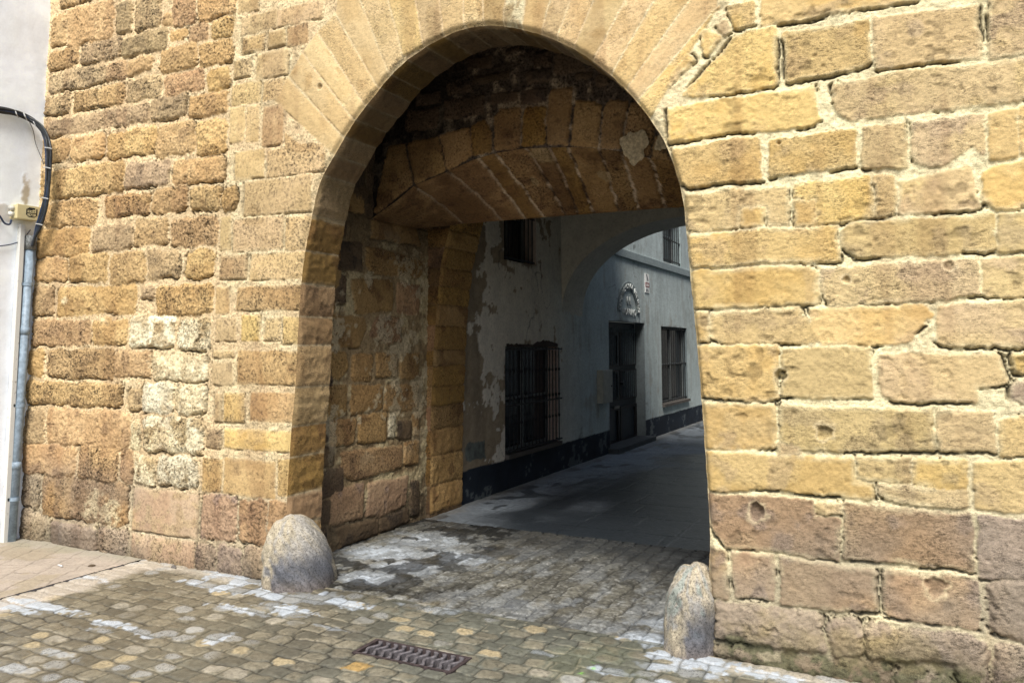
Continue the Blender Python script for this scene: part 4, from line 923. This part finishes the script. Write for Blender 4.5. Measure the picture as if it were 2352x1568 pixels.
# ================================================================== 4. GROUND
def ground(name, us, vs, region, label=None):
    U, V = np.meshgrid(us, vs, indexing='ij')
    H = np.zeros(U.shape); C = np.zeros(U.shape + (3,)); W = np.zeros(U.shape); G = np.full(U.shape, .8)
    lo = fbm(U, V, 1.4, 3, 401); mid = fbm(U, V, 7, 3, 402); hi = fbm(U, V, 40, 3, 403, .6); w1 = fbm(U, V, 12, 2, 404); w2 = fbm(U, V, 12, 2, 405)
    T1 = np.random.default_rng(9).random((512, 512)); T2 = np.random.default_rng(10).random((512, 512)); T3 = np.random.default_rng(11).random((512, 512))
    def setts(a, b, ra, lb, off=.5):
        """a across rows, b along rows"""
        a = a + .014 * w1; b = b + .014 * w2
        row = np.floor(a / ra); fa = a / ra - row
        sh = T3[(row.astype(int)) % 512, 7]
        bb = b / lb + sh + row * off
        cc = np.floor(bb); fb = bb - cc
        i, j = row.astype(int) % 512, cc.astype(int) % 512
        # irregular lengths
        e = np.minimum(np.minimum(fa, 1 - fa) * ra, np.minimum(fb, 1 - fb) * lb)
        return e, T1[i, j], T2[i, j], T3[i, (j + 3) % 512], fa, fb
    if region == 'plaza':
        th = radians(2)
        e, r1, r2, r3, fa, fb = setts(V + .01 * U, U, .112, .142)
        film = sst(-.55, .35, lo + .5 * mid + .3)                      # mud/mortar film that hides the joints
        joint = sst(.007, .001, e)
        dome = sst(.0, .03, e)
        H = .005 * dome + .005 * (r1 - .5) + .0012 * hi + .003 * mid - .007 * joint * (1 - .45 * film)
        el0 = ((fa - .5) / .45) ** 2 + ((fb - .5) / .45) ** 2
        mud = np.array([.135, .122, .088]) * (1 + .16 * lo + .12 * mid)[..., None]
        cool = sst(-3.9, -2.4, U + .5 * lo)[..., None]
        mud = mud * (1 - .6 * cool) + np.array([.122, .135, .115]) * (1 + .12 * mid)[..., None] * .6 * cool
        stone = np.array([.235, .21, .15]) * (.75 + .5 * r2)[..., None]
        show = (r1 > .4) * sst(1.2, .6, el0 + .7 * mid + .3 * hi) * .6
        C = mud * (1 - show[..., None]) * (.82 + .36 * r3)[..., None] + stone * show[..., None]
        el = ((fa - .5) / .42) ** 2 + ((fb - .5) / .42) ** 2; ex = ((r3 > .84) * sst(1.05, .75, el + .5 * mid + .25 * hi) * (.35 + .6 * r2))[..., None]
        och = np.where((r2 > .6)[..., None], np.array([.40, .33, .20]), np.array([.38, .35, .28]))
        C = C * (1 - ex) + och * ex
        C *= (1 - .85 * joint * (1 - .45 * film))[..., None]; C *= (1 + .22 * hi)[..., None]
        rim = np.exp(-((e - .011) / .004) ** 2) * (r2 > .4) * .45 * sst(-.3, .3, hi + mid)
        C = C * (1 - rim[..., None]) + np.array([.42, .37, .26]) * rim[..., None]
        G = .55 + .45 * np.maximum(show, ex[..., 0]); W = .42 + .35 * film * (1 - ex[..., 0])
        # pale strip of cement by the kerb and along the wall foot
        k = (sst(-5.25, -5.2, U) * (1 - sst(-5.02, -4.9, U + .06 * mid)) * .75)[..., None]; C = C * (1 - k) + np.array([.50, .45, .38]) * k
        k = (sst(-.20, -.08, V + .05 * mid) * (sst(-1.0, -.85, U) + (1 - sst(-4.3, -4.0, U))) * .8)[..., None]; C = C * (1 - k) + np.array([.48, .44, .36]) * (1 + .1 * mid)[..., None] * k
    if region == 'passage':
        e, r1, r2, r3, fa, fb = setts(U - .02 * V, V, .118, .205)
        joint = sst(.009, .001, e); ja = sst(.009, .001, np.minimum(fa, 1 - fa) * .118)
        H = .005 * sst(0, .03, e) + .004 * (r1 - .5) + .0025 * hi + .003 * mid - .010 * np.maximum(joint * .75, ja)
        C = np.array([.095, .092, .074]) * (.65 + .7 * r1)[..., None] * (1 + .25 * mid + .5 * hi)[..., None]; fk = (sst(.22, .6, fbm(U, V, 60, 3, 480, .7) + .3 * mid) * .42)[..., None]; C = C * (1 - fk) + np.array([.36, .36, .33]) * fk
        warm = (sst(.2, .7, lo + .4 * mid) * .5)[..., None]; C = C * (1 - warm) + np.array([.18, .155, .10]) * warm
        C *= (1 - .75 * np.maximum(joint * .7, ja))[..., None]
        fd = (sst(.9, 2.0, V + .30 * (U + 2.6) + .25 * lo + .1 * mid) * .75)[..., None]; C = C * (1 - fd) + np.array([.030, .034, .038]) * fd  # setts fade near black towards the alley: damp plus painted-in passage shade
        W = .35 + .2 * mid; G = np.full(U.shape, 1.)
    if region == 'alley':
        e, r1, r2, r3, fa, fb = setts(V + .004 * w1, U, .62, .9)
        joint = sst(.008, .002, e)
        H = .0015 * mid + .001 * hi - .004 * joint
        wetm = .9 * sst(-.35, .45, (U + 3.15) * .9 - (V - 7) * .07 + .45 * fbm(U * 1.3, V * .7, 1.6, 4, 440) + .12 * mid); wetm = np.maximum(wetm, .7 * sst(.35, .5, fbm(U * 1.4, V * .8, 3.4, 3, 441) + .3 * mid))
        dry = np.array([.15, .175, .20]) * (1 + .1 * (r1 - .5) + .1 * mid)[..., None]; wt = np.array([.014, .019, .025])
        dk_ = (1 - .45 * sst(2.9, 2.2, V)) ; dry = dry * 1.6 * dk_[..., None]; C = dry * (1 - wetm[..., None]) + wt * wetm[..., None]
        C *= (1 - .5 * joint)[..., None]
        ln = np.abs((U + .012 * w1) / .46 - np.round(U / .46)) * .46; lj = sst(.010, .003, ln) * sst(.1, .4, fbm(U, V, 1.7, 2, 490)) * .5
        C = C * (1 - lj[..., None]) + np.array([.20, .22, .24]) * lj[..., None]
        gt_ = (sst(.22, .03, U - XL + .05 * mid) * .5)[..., None]; C = C * (1 - gt_) + np.array([.26, .25, .22]) * gt_
        C *= ((1 + .25 * hi) * (1 - .45 * sst(7, 10, V)))[..., None]  # open-sky light on the far slabs countered by a darker colour
        W = .25 + .55 * wetm; G = np.full(U.shape, .5)
    if region == 'walk':
        th = radians(28); a = U * cos(th) + V * sin(th); b = -U * sin(th) + V * cos(th)
        e, r1, r2, r3, fa, fb = setts(a, b, .20, .40)
        joint = sst(.006, .001, e)
        H = .006 + .001 * mid + .0006 * hi - .004 * joint
        C = np.array([.40, .345, .285]) * (1 + .12 * (r1 - .5) + .12 * mid + .1 * lo)[..., None]
        st = (sst(.35, .6, fbm(U, V, 3, 3, 470) + .3 * mid) * .55)[..., None]; C = C * (1 - st) + np.array([.28, .235, .15]) * st
        gr = (sst(-.25, -.03, V + .08 * mid) * .6)[..., None]; C = C * (1 - gr) + np.array([.30, .29, .22]) * gr
        C *= (1 - .55 * joint)[..., None]; W = .15 + .2 * mid; G = np.full(U.shape, .5)
    # sky reflection on the wet setts, painted as pale blue-grey patches
    def gb(x, y, rx, ry, k=1.):
        p = on(x, y, 2, 0.)
        d = np.sqrt(((U - p[0]) / rx) ** 2 + ((V - p[1]) / ry) ** 2)
        return sst(1., .35, d + .45 * mid + .25 * hi) * k
    if region in ('plaza', 'passage'):
        pt = np.zeros(U.shape)
        for a in [(560, 1335, .45, .16, .9), (480, 1345, .3, .10, .8), (620, 1365, .5, .14, 1.), (650, 1400, .45, .12, .9), (560, 1400, .3, .08, .8), (730, 1375, .4, .16, .9), (850, 1330, .35, .22, .9), (260, 1435, .22, .07, 1.), (320, 1450, .25, .06, .9), (240, 1450, .16, .05, .9), (490, 1465, .09, .11, .9),
                  (1560, 1440, .30, .18, 1.), (1500, 1470, .3, .15, .9), (1620, 1520, .35, .10, 1.), (1720, 1545, .4, .10, .9), (1560, 1540, .3, .08, .7), (1600, 1400, .14, .2, .8), (70, 1385, .5, .08, .9), (20, 1395, .4, .08, .8), (200, 1330, .4, .10, .6), (30, 1540, .35, .12, .5), (120, 1500, .25, .07, .5),
                  (880, 1270, .5, .35, .9), (1000, 1240, .5, .35, .9), (1050, 1280, .5, .3, .8), (930, 1300, .4, .3, .8), (1250, 1500, .3, .05, .45), (1420, 1545, .3, .06, .6), (1000, 1400, .3, .08, .5), (750, 1440, .25, .06, .5), (1180, 1390, .3, .15, .35), (1380, 1440, .3, .15, .3)]:
            pt = np.maximum(pt, gb(*a))
        fleck = sst(-.15, .45, mid * .7 + hi * .5 + .15)
        if region == 'passage':
            W = W + .4 * fd[..., 0]
            band = .75 * sst(-.1, .5, fbm(U * 1.2, V * .5, 8, 3, 460) + .35 * hi) * (1 - sst(1.5, 2.1, V)) ; pt = np.maximum(pt * (.4 + .6 * fleck), band * .22) * (1 - .75 * sst(1.1, 2.0, V + .25 * (U + 3.2)))
            blk = sst(.02, .14, fbm(U, V, 5, 3, 461) + .3 * mid) * sst(1.1, .4, np.abs(U + 3.6)) * .85
        else:
            pt = .85 * sst(.3, .7, pt) * (.5 + .5 * sst(.003, .012, e)) * (.35 + .65 * (r2 > .3)); pt = np.maximum(pt, .28 * (r1 > .8) * sst(1.1, .7, el + .5 * mid) * sst(-.2, .4, lo + .2)); blk = 0 * U
        pt = pt * sst(.0, .010, e + .004)
        bl = np.array([.47, .53, .59]) * (1 + .1 * lo)[..., None]
        C = C * (1 - pt[..., None]) + bl * pt[..., None]; W = W + .3 * pt; G = G * (1 - .5 * pt)
        C = C * (1 - .85 * blk[..., None] * np.ones(3)); W = np.maximum(W, blk * .7)
    if region == 'plaza':
        for gx, gy, r_ in [(1370, 1512, .03), (1365, 1524, .02), (1335, 1537, .022)]:   # spilt green paint
            p = on(gx, gy + 10, 2, 0.); d = np.sqrt((U - p[0]) ** 2 + ((V - p[1]) * 1.2) ** 2) / r_ + .6 * hi
            k = sst(1.1, .7, d)[..., None] * .8; k = k * sst(-.2, .3, hi)[..., None]; C = C * (1 - k) + np.array([.20, .50, .08]) * k
        gm = (np.exp(-(((U + 1.5) / .35) ** 2 + ((V + .35) / .35) ** 2)) * .10 * sst(-.2, .4, mid))[..., None]
        C = C * (1 - gm) + np.array([.17, .22, .06]) * gm
        gr = (U > GX0 - .0) & (U < GX1) & (V > GY0) & (V < GY1); H = np.where(gr, -.20, H); C = np.where(gr[..., None], .01, C)
        org = sdf([(-2.63, -.98), (-2.50, -.98), (-2.48, -.87), (-2.61, -.86)], U + .02 * mid, V); k = sst(.0, -.012, org)[..., None] * .85; C = C * (1 - k) + np.array([.40, .26, .09]) * (1 + .4 * hi)[..., None] * k
    if region in ('plaza', 'passage'): H = H * sst(0, .02, np.abs(V - .06))
    foot_dk = sst(.16, .0, np.abs(V - 0)) * .15 if region == 'plaza' else 0 * U  # setts a little darker along the wall foot
    C = C * (1 - foot_dk[..., None])
    P = np.stack([U, V, H], -1).reshape(-1, 3)
    me = npmesh(name, P, gridquads(len(us), len(vs)), np.concatenate([np.clip(C, .004, .9), G[..., None]], -1).reshape(-1, 4), np.clip(W, 0, 1).reshape(-1))
    return tag(link(name, me, M_GROUND), label, None, None, 'structure')
GX0, GX1, GY0, GY1 = -2.70, -2.10, -.79, -.575
YT = -.06      # line where the plaza setts meet the passage setts
def span(a, b, d): n = int(round((b - a) / d)); return np.linspace(a, b, n + 1)
ground('plaza_paving', np.concatenate([span(-5.23, 1.0, .0075), span(1.0, 2.5, .02)[1:]]), np.concatenate([span(-4.5, -2.0, .02), span(-2.0, YT, .0068)[1:], span(YT, .06, .012)[1:]]), 'plaza', 'worn setts of the square in front of the gate, muddy brown with wet patches and painted sky sheen')
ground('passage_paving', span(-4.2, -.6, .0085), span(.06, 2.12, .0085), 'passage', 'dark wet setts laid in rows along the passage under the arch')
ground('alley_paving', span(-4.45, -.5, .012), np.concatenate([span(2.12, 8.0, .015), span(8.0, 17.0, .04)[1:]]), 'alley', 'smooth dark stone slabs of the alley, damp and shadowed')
ground('pavement', span(-6.9, -5.245, .009), span(-4.5, .06, .009), 'walk', 'pale pink paved footway beside the white building')
m = MB(); m.box((-5.247, -4.5, -.05), (-5.228, -.10, .002)); o = m.build('pavement_joint', plain('joint_dirt', (.05, .048, .055), .9)); tag(o, 'dark joint line between the footway and the setts', kind='structure')
# surrounding ground out to the horizon (with the surveyed area left out)
m = MB(); R_ = 400; x0, x1, y0_, y1_ = -6.9, 2.5, -4.5, .05
for a, b in [((-R_, -R_), (x0, R_)), ((x1, -R_), (R_, R_)), ((x0, -R_), (x1, y0_)), ((x0, 17.0), (x1, R_))]:
    m.add([(a[0], a[1], -.004), (b[0], a[1], -.004), (b[0], b[1], -.004), (a[0], b[1], -.004)], [(0, 1, 2, 3)])
tag(m.build('ground', plain('far_paving', (.16, .145, .11), .9, var=.3, scale=3.)), 'open paved ground around the gate', kind='structure')

# ---- drain grate
gt = empty('drain_grate', ((GX0 + GX1) / 2, (GY0 + GY1) / 2, 0), 'rusty cast iron drain grate with wavy slots set in the square', 'drain grate')
M_CAST = plain('rusty_cast_iron', (.15, .14, .15), .6, .25, var=.45, scale=45., bump=.6)
m = MB(); t = .022
m.box((GX0, GY0, -.05), (GX1, GY0 + t * .7, .006)); m.box((GX0, GY1 - t * .7, -.05), (GX1, GY1, .006)); m.box((GX0, GY0 + t * .7, -.05), (GX0 + t, GY1 - t * .7, .0055)); m.box((GX1 - t, GY0 + t * .7, -.05), (GX1, GY1 - t * .7, .0055))
m.build('frame', plain('grate_frame_rust', (.06, .045, .045), .7, .2, var=.4, scale=45., bump=.6), gt)
nb = 11; ya_, yb_ = GY0 + t * .7, GY1 - t * .7
for k in range(nb):
    m = MB(); xc = GX0 + t + (GX1 - GX0 - 2 * t) * (k + .5) / nb; n = 22; top_ = []; 
    for i in range(n + 1):
        s = i / n; y = ya_ + (yb_ - ya_) * s
        off = .012 * sin(s * 2 * pi * 1.5 + .6); w = .0085 + .007 * (abs(2 * s - 1) ** 6)
        top_.append((xc + off, y, w))
    L0 = len(m.v); vv = []; ff = []
    for (x, y, w) in top_: vv += [(x - w, y, -.045), (x - w, y, .001), (x - w * .6, y, .0045), (x + w * .6, y, .0045), (x + w, y, .001), (x + w, y, -.045)]
    for i in range(n):
        for j in range(5): ff.append((i * 6 + j, i * 6 + j + 1, (i + 1) * 6 + j + 1, (i + 1) * 6 + j))
    m.add(vv, ff); m.build('bar', M_CAST, gt, smooth=False)

# ---- guard stones
def guard(name, cx, cy, rx, ry, h, lean, label, seed, pw=3.3, group='guard stones at the feet of the arch'):
    nu, nv = 130, 80; a = np.linspace(0, 2 * pi, nu); t = np.linspace(0, 1, nv); A, T = np.meshgrid(a, t, indexing='ij')
    r = np.clip(1 - T ** pw, 0, 1) ** .5 * (1 + .05 * sst(1, .2, T)); z = T * h
    X = np.cos(A) * r; Y = np.sin(A) * r
    nz = fbm(X * 3 + 5, Y * 3 + T * 4, 1.2, 3, seed) * .075 + fbm(X * 3, Y * 3 + T * 5, 7, 3, seed + 1) * .010
    k = 1 + nz
    Xw = cx + X * rx * k + lean[0] * T ** 1.3; Yw = cy + Y * ry * k + lean[1] * T ** 1.3; Z = z * (1 + .4 * nz) - .02 * (1 - T)
    n1 = fbm(np.cos(A) * 2 + T, np.sin(A) * 2 + T * 3, 2, 3, seed + 3); n2 = fbm(np.cos(A) * 2 + T, np.sin(A) * 2 + T * 3, 9, 3, seed + 4)
    base = np.array([.42, .37, .27]) * np.ones(A.shape + (3,)); w = sst(-.4, .5, n1 + .3 * n2)[..., None]
    base = base * (1 - w) + np.array([.33, .315, .28]) * w
    dk = (sst(.0, .7, np.cos(A + .6) * .9 + .3 * n1) * sst(.8, .35, T) * .85)[..., None]      # passage-side shade painted in, with a bluish smudge
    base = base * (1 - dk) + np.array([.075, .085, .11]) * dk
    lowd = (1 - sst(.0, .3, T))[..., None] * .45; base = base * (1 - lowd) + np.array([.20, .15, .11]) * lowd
    if seed > 600:
        g = (sst(.3, .6, n1) * sst(.2, .6, T) * .35)[..., None]; base = base * (1 - g) + np.array([.20, .30, .26]) * g
    C = np.concatenate([base * (1 + .12 * n2)[..., None], np.full(A.shape + (1,), 1.)], -1)
    P = np.stack([Xw, Yw, Z], -1).reshape(-1, 3)
    o = link(name, npmesh(name, P, gridquads(nu, nv), C.reshape(-1, 4)), M_GRANITE)
    return tag(o, label, 'guard stone', group)
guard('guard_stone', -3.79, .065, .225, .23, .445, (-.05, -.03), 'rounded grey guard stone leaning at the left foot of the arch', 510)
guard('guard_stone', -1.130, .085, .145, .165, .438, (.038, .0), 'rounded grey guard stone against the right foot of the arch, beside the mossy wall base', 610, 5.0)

# ================================================================== 5. WHITE BUILDING AT LEFT (plane x=-6.72)
XW = -6.72
wb = empty('white_building', (XW, -1, 0), 'smooth white rendered building at the left edge of the gate wall', 'building')
us = np.concatenate([np.arange(-4.5, -1.0, .08), np.arange(-1.0, .03, .010)]); vs = np.concatenate([np.arange(-.02, 5.4, .012), np.arange(5.4, 7, .1)]); U, V = np.meshgrid(us, vs, indexing='ij')
lo = fbm(U, V, 1.5, 3, 501); mid = fbm(U, V, 7, 3, 502); hi = fbm(U, V, 40, 3, 503)
Cw = np.array([.84, .90, .97]) * (1 + .03 * lo + .02 * mid)[..., None]
def wblot(x, y, ry, rz, k=.5):
    p = on(x, y, 0, XW); d = np.sqrt(((U - p[1]) / ry) ** 2 + ((V - p[2]) / rz) ** 2); return sst(1, .6, d + k * mid + .2 * hi)
pt = np.maximum(wblot(58, 440, .045, .13), wblot(5, 490, .10, .08, .6) * .7)[..., None]
Cw = Cw * (1 - pt) + np.array([.50, .45, .36]) * (1 + .15 * hi)[..., None] * pt
lowg = ((1 - sst(.0, .9, V + .2 * mid)) * .25)[..., None]; Cw = Cw * (1 - lowg) + np.array([.5, .46, .42]) * lowg
H = .004 * lo + .0015 * mid + .004 * pt[..., 0]
P = np.stack([XW + H, U, V], -1).reshape(-1, 3)
link('wall', npmesh('wall', P, gridquads(len(us), len(vs)), np.concatenate([np.clip(Cw, .01, .97), np.ones(U.shape + (1,))], -1).reshape(-1, 4)), M_WHITE, wb)
def W(x, y, off=.03):
    return on(x, y, 0, XW + off)
def Wc(x, y, off=.03):
    p = on(x, y, 0, XW + off)
    return p if p[1] < -.075 - off else on(x, y, 1, -.075 - off)
# blue downpipe
dpipe = empty('downpipe', tuple(W(30, 1240, .05)), 'blue grey plastic downpipe clipped to the white wall below the junction box', 'pipe')
M_BLUE = plain('blue_grey_plastic', (.22, .29, .36), .5, var=.3, scale=22., bump=.05)
t_ = W(70, 560, .05); b_ = W(26, 1250, .05)
top = np.array([t_[0], t_[1], t_[2]]); bot = np.array([t_[0], b_[1], .0])
def lp(s): return tuple(top + (bot - top) * s)
m = MB(); m.tube([lp(0), lp(1)], .033, 20); m.build('pipe', M_BLUE, dpipe, smooth=True)
m = MB(); m.tube([tuple(top + [0, 0, .07]), tuple(top + [0, 0, -.05])], .041, 20); m.build('collar', plain('dirty_collar', (.16, .17, .17), .8, var=.6, scale=60.), dpipe, smooth=True)
for s in (.14, .55, .86):
    p = np.array(lp(s)); m = MB(); m.tube([tuple(p + [0, 0, .015]), tuple(p - [0, 0, .015])], .038, 20); m.box((XW, p[1] - .055, p[2] - .012), (p[0], p[1] - .025, p[2] + .012))
    m.build('clip', M_BLUE, dpipe)
for s in (.30, .75):
    p = np.array(lp(s)); m = MB(); m.tube([tuple(p + [0, 0, .03]), tuple(p - [0, 0, .03])], .036, 20); m.build('coupling', M_BLUE, dpipe, smooth=True)
# white conduit
wc = empty('conduit', tuple(W(12, 1245, .03)), 'weathered white plastic conduit running down beside the blue pipe', 'pipe')
t_ = W(50, 515, .03); b_ = W(10, 1250, .03)
m = MB(); m.box((XW + .002, t_[1] - .02, -.0), (XW + .05, t_[1] + .02, t_[2]))
for i in (0, 1, 2, 3): m.v[i] = (m.v[i][0], m.v[i][1] + (b_[1] - t_[1]), m.v[i][2])
m.build('trunking', plain('chipped_white_plastic', (.62, .63, .60), .6, col2=(.25, .23, .20), thr=.66, scale=22.), wc, bevel=.004)
# junction box
p0 = W(18, 470, .0); p1 = W(72, 512, .0)
jb = empty('junction_box', (XW, (p0[1] + p1[1]) / 2, p1[2]), 'beige junction box with a black pixel face sticker, mounted on the white wall', 'junction box')
M_BEIGE = plain('beige_plastic', (.60, .53, .30), .5, var=.06, scale=8., bump=.05)
yl, yr, zl, zh = p0[1] + .02, p1[1] + .005, p1[2] + .01, p0[2]
m = MB(); m.box((XW, yl, zl), (XW + .085, yr, zh)); m.build('body', M_BEIGE, jb, bevel=.006)
m = MB(); m.box((XW + .083, yl - .003, zl - .003), (XW + .105, yr + .003, zh + .003)); m.build('lid', M_BEIGE, jb, bevel=.005)
for zz in (.3, .72):
    z = zl + (zh - zl) * zz; m = MB(); m.tube([(XW + .045, yl, z), (XW + .045, yl - .035, z)], [.024, .018], 14); m.build('cable_gland', plain('gland_grey', (.55, .55, .50), .6), jb, smooth=True)
pix = ["..#####..", ".######.#", "#####...#", "#.......#", "#.#.#.#.#", "#.......#", "#########", "#.......#", "#..#.#..#", ".#..#..#.", "..#####.."]
m = MB(); cyb = yl + (yr - yl) * .62; czb = (zl + zh) / 2; ps = (zh - zl) * .70 / 11
for r_i, rw in enumerate(pix):
    for c_i, ch in enumerate(rw):
        if ch == '#': y = cyb + (c_i - 4.5) * ps * 1.45; z = czb + (5 - r_i) * ps; m.box((XW + .1045, y, z), (XW + .1062, y + ps * 1.45, z + ps))
m.build('sticker', plain('black_sticker', (.02, .02, .018), .5), jb)
# cable bundle
cb = empty('cable_bundle', tuple(Wc(80, 540, .04)), 'thick bundle of black cables sweeping across the white wall and down into the pipe', 'cables')
M_CAB = plain('black_cable', (.016, .02, .024), .4, var=.3, bump=0); M_CAB2 = plain('dark_green_cable', (.018, .04, .04), .4, var=.3, bump=0); M_CAB3 = plain('dark_blue_cable', (.018, .035, .08), .4, var=.3, bump=0)
M_TIE = plain('grey_clip', (.45, .46, .45), .5)
main = [(-140, 232), (-60, 243), (0, 252), (30, 258), (62, 270), (90, 290), (107, 318), (112, 350), (111, 400), (106, 450), (98, 490), (88, 520), (80, 545), (74, 565)]
rd = random.Random(12)
for k in range(9):
    ox = rd.uniform(-7, 5); oy = rd.uniform(-8, 8); dep = .025 + .028 * rd.random(); pts = []
    for i, (x, y) in enumerate(main):
        e = 1 if 2 < i < len(main) - 2 else .6
        s = .35 if i >= len(main) - 2 else 1
        pts.append(tuple(Wc(x + (ox + rd.uniform(-2.2, 2.2)) * e * s, y + (oy if i < 6 else 0) * .9 + rd.uniform(-1, 1), dep + rd.uniform(-.004, .004))))
    m = MB(); m.tube(spline(pts, 6), rd.choice([.0065, .008, .010, .0055]), 8); m.build('cable', rd.choice([M_CAB, M_CAB, M_CAB2, M_CAB3]), cb, smooth=True)
for x, y in [(38, 262), (58, 268), (78, 282), (111, 340), (108, 385), (103, 455), (90, 515)]:
    p = Wc(x, y, .04); q = Wc(x + (8 if y > 300 else 4), y + (2 if y > 300 else 9), .062); q2 = Wc(x - (8 if y > 300 else 4), y - (1 if y > 300 else 9), .05)
    m = MB(); m.tube([tuple(q2), tuple(Wc(x, y, .075)), tuple(q)], .0045, 6); m.build('cable_tie', M_TIE, cb)
def cable(pts, r, mat, label, off=.02):
    m = MB(); m.tube(spline([tuple(Wc(x, y, off)) for x, y in pts], 8), r, 8); return tag(m.build('loose_cable', mat, smooth=True), label, 'cable')
cable([(64, 272), (76, 300), (82, 330), (95, 362), (100, 378)], .003, M_CAB, 'thin black cable dangling below the bend of the bundle')
cable([(-80, 560), (-30, 566), (0, 565), (30, 560), (52, 550), (70, 528)], .0045, M_CAB3, 'slim blue cable sagging from the left below the junction box')
cable([(-90, 440), (-40, 470), (-5, 492), (10, 512), (22, 515), (26, 505)], .008, M_CAB3, 'blue cable curling up into the side of the junction box', .045)

# small litter
def pebble(x, y, r, col, label, name='pebble', fl=.6):
    p = on(x, y, 2, 0.); bm = bmesh.new(); bmesh.ops.create_icosphere(bm, subdivisions=2, radius=1)
    rr = random.Random(int(x))
    for v in bm.verts: v.co = Vector((v.co.x * r * rr.uniform(.8, 1.15) + p[0], v.co.y * r * .8 * rr.uniform(.8, 1.15) + p[1], max(-.2, v.co.z) * r * fl + r * .2))
    me = bpy.data.meshes.new(name); bm.to_mesh(me); bm.free(); o = link(name, me, plain(name + '_stone', col, .9, var=.3, scale=80.)); tag(o, label, name.replace('_', ' ')); return o
pebble(399, 1305, .022, (.12, .11, .10), 'small dark stone lying at the foot of the wall near the pink blocks', fl=1.)
pebble(210, 1301, .030, (.07, .05, .03), 'flat clump of dark dirt on the pink footway', 'dirt_clump', .35)
p = on(138, 1300, 2, 0.008); m = MB(); m.tube([(p[0] - .03, p[1] + .005, .014), (p[0] + .03, p[1] - .004, .014)], .006, 8); tag(m.build('cigarette_end', plain('cigarette_paper', (.6, .62, .62), .8), smooth=True), 'white cigarette end on the footway by the wall', 'litter')

# ================================================================== 6. LIGHT, WORLD, CAMERA
sc = bpy.context.scene
w = bpy.data.worlds.new('World'); sc.world = w; w.use_nodes = True
nt = w.node_tree; bg = nt.nodes['Background']; sky = nt.nodes.new('ShaderNodeTexSky'); sky.sky_type = 'NISHITA'; sky.sun_disc = False
SUN_EL, SUN_AZ = radians(52), radians(160)      # azimuth from +Y clockwise: behind the camera
sky.sun_elevation = SUN_EL; sky.sun_rotation = SUN_AZ; sky.air_density = 1.0; sky.dust_density = 3.0; sky.ozone_density = 1.0
nt.links.new(sky.outputs[0], bg.inputs['Color']); bg.inputs['Strength'].default_value = .15
sd = Vector((sin(SUN_AZ) * cos(SUN_EL), cos(SUN_AZ) * cos(SUN_EL), sin(SUN_EL)))
ld = bpy.data.lights.new('sun', 'SUN'); ld.energy = 4.8; ld.angle = radians(22); ld.color = (1, .95, .88)
lo_ = bpy.data.objects.new('sun', ld); COL.objects.link(lo_); lo_.rotation_euler = (-sd).to_track_quat('-Z', 'Y').to_euler(); lo_.location = (-3, -8, 8)
cd = bpy.data.cameras.new('camera'); cam = bpy.data.objects.new('camera', cd); COL.objects.link(cam)
cam.location = CAM; cam.rotation_euler = (pi / 2 + PITCH, 0, PSI); cd.sensor_width = 36; cd.lens = 36 * F / 2352; cd.shift_y = -(784 - PY) / 2352
cd.clip_start = .05; cd.clip_end = 1500; sc.camera = cam
sc.view_settings.view_transform = 'Standard'; sc.view_settings.look = 'None'; sc.view_settings.exposure = 0
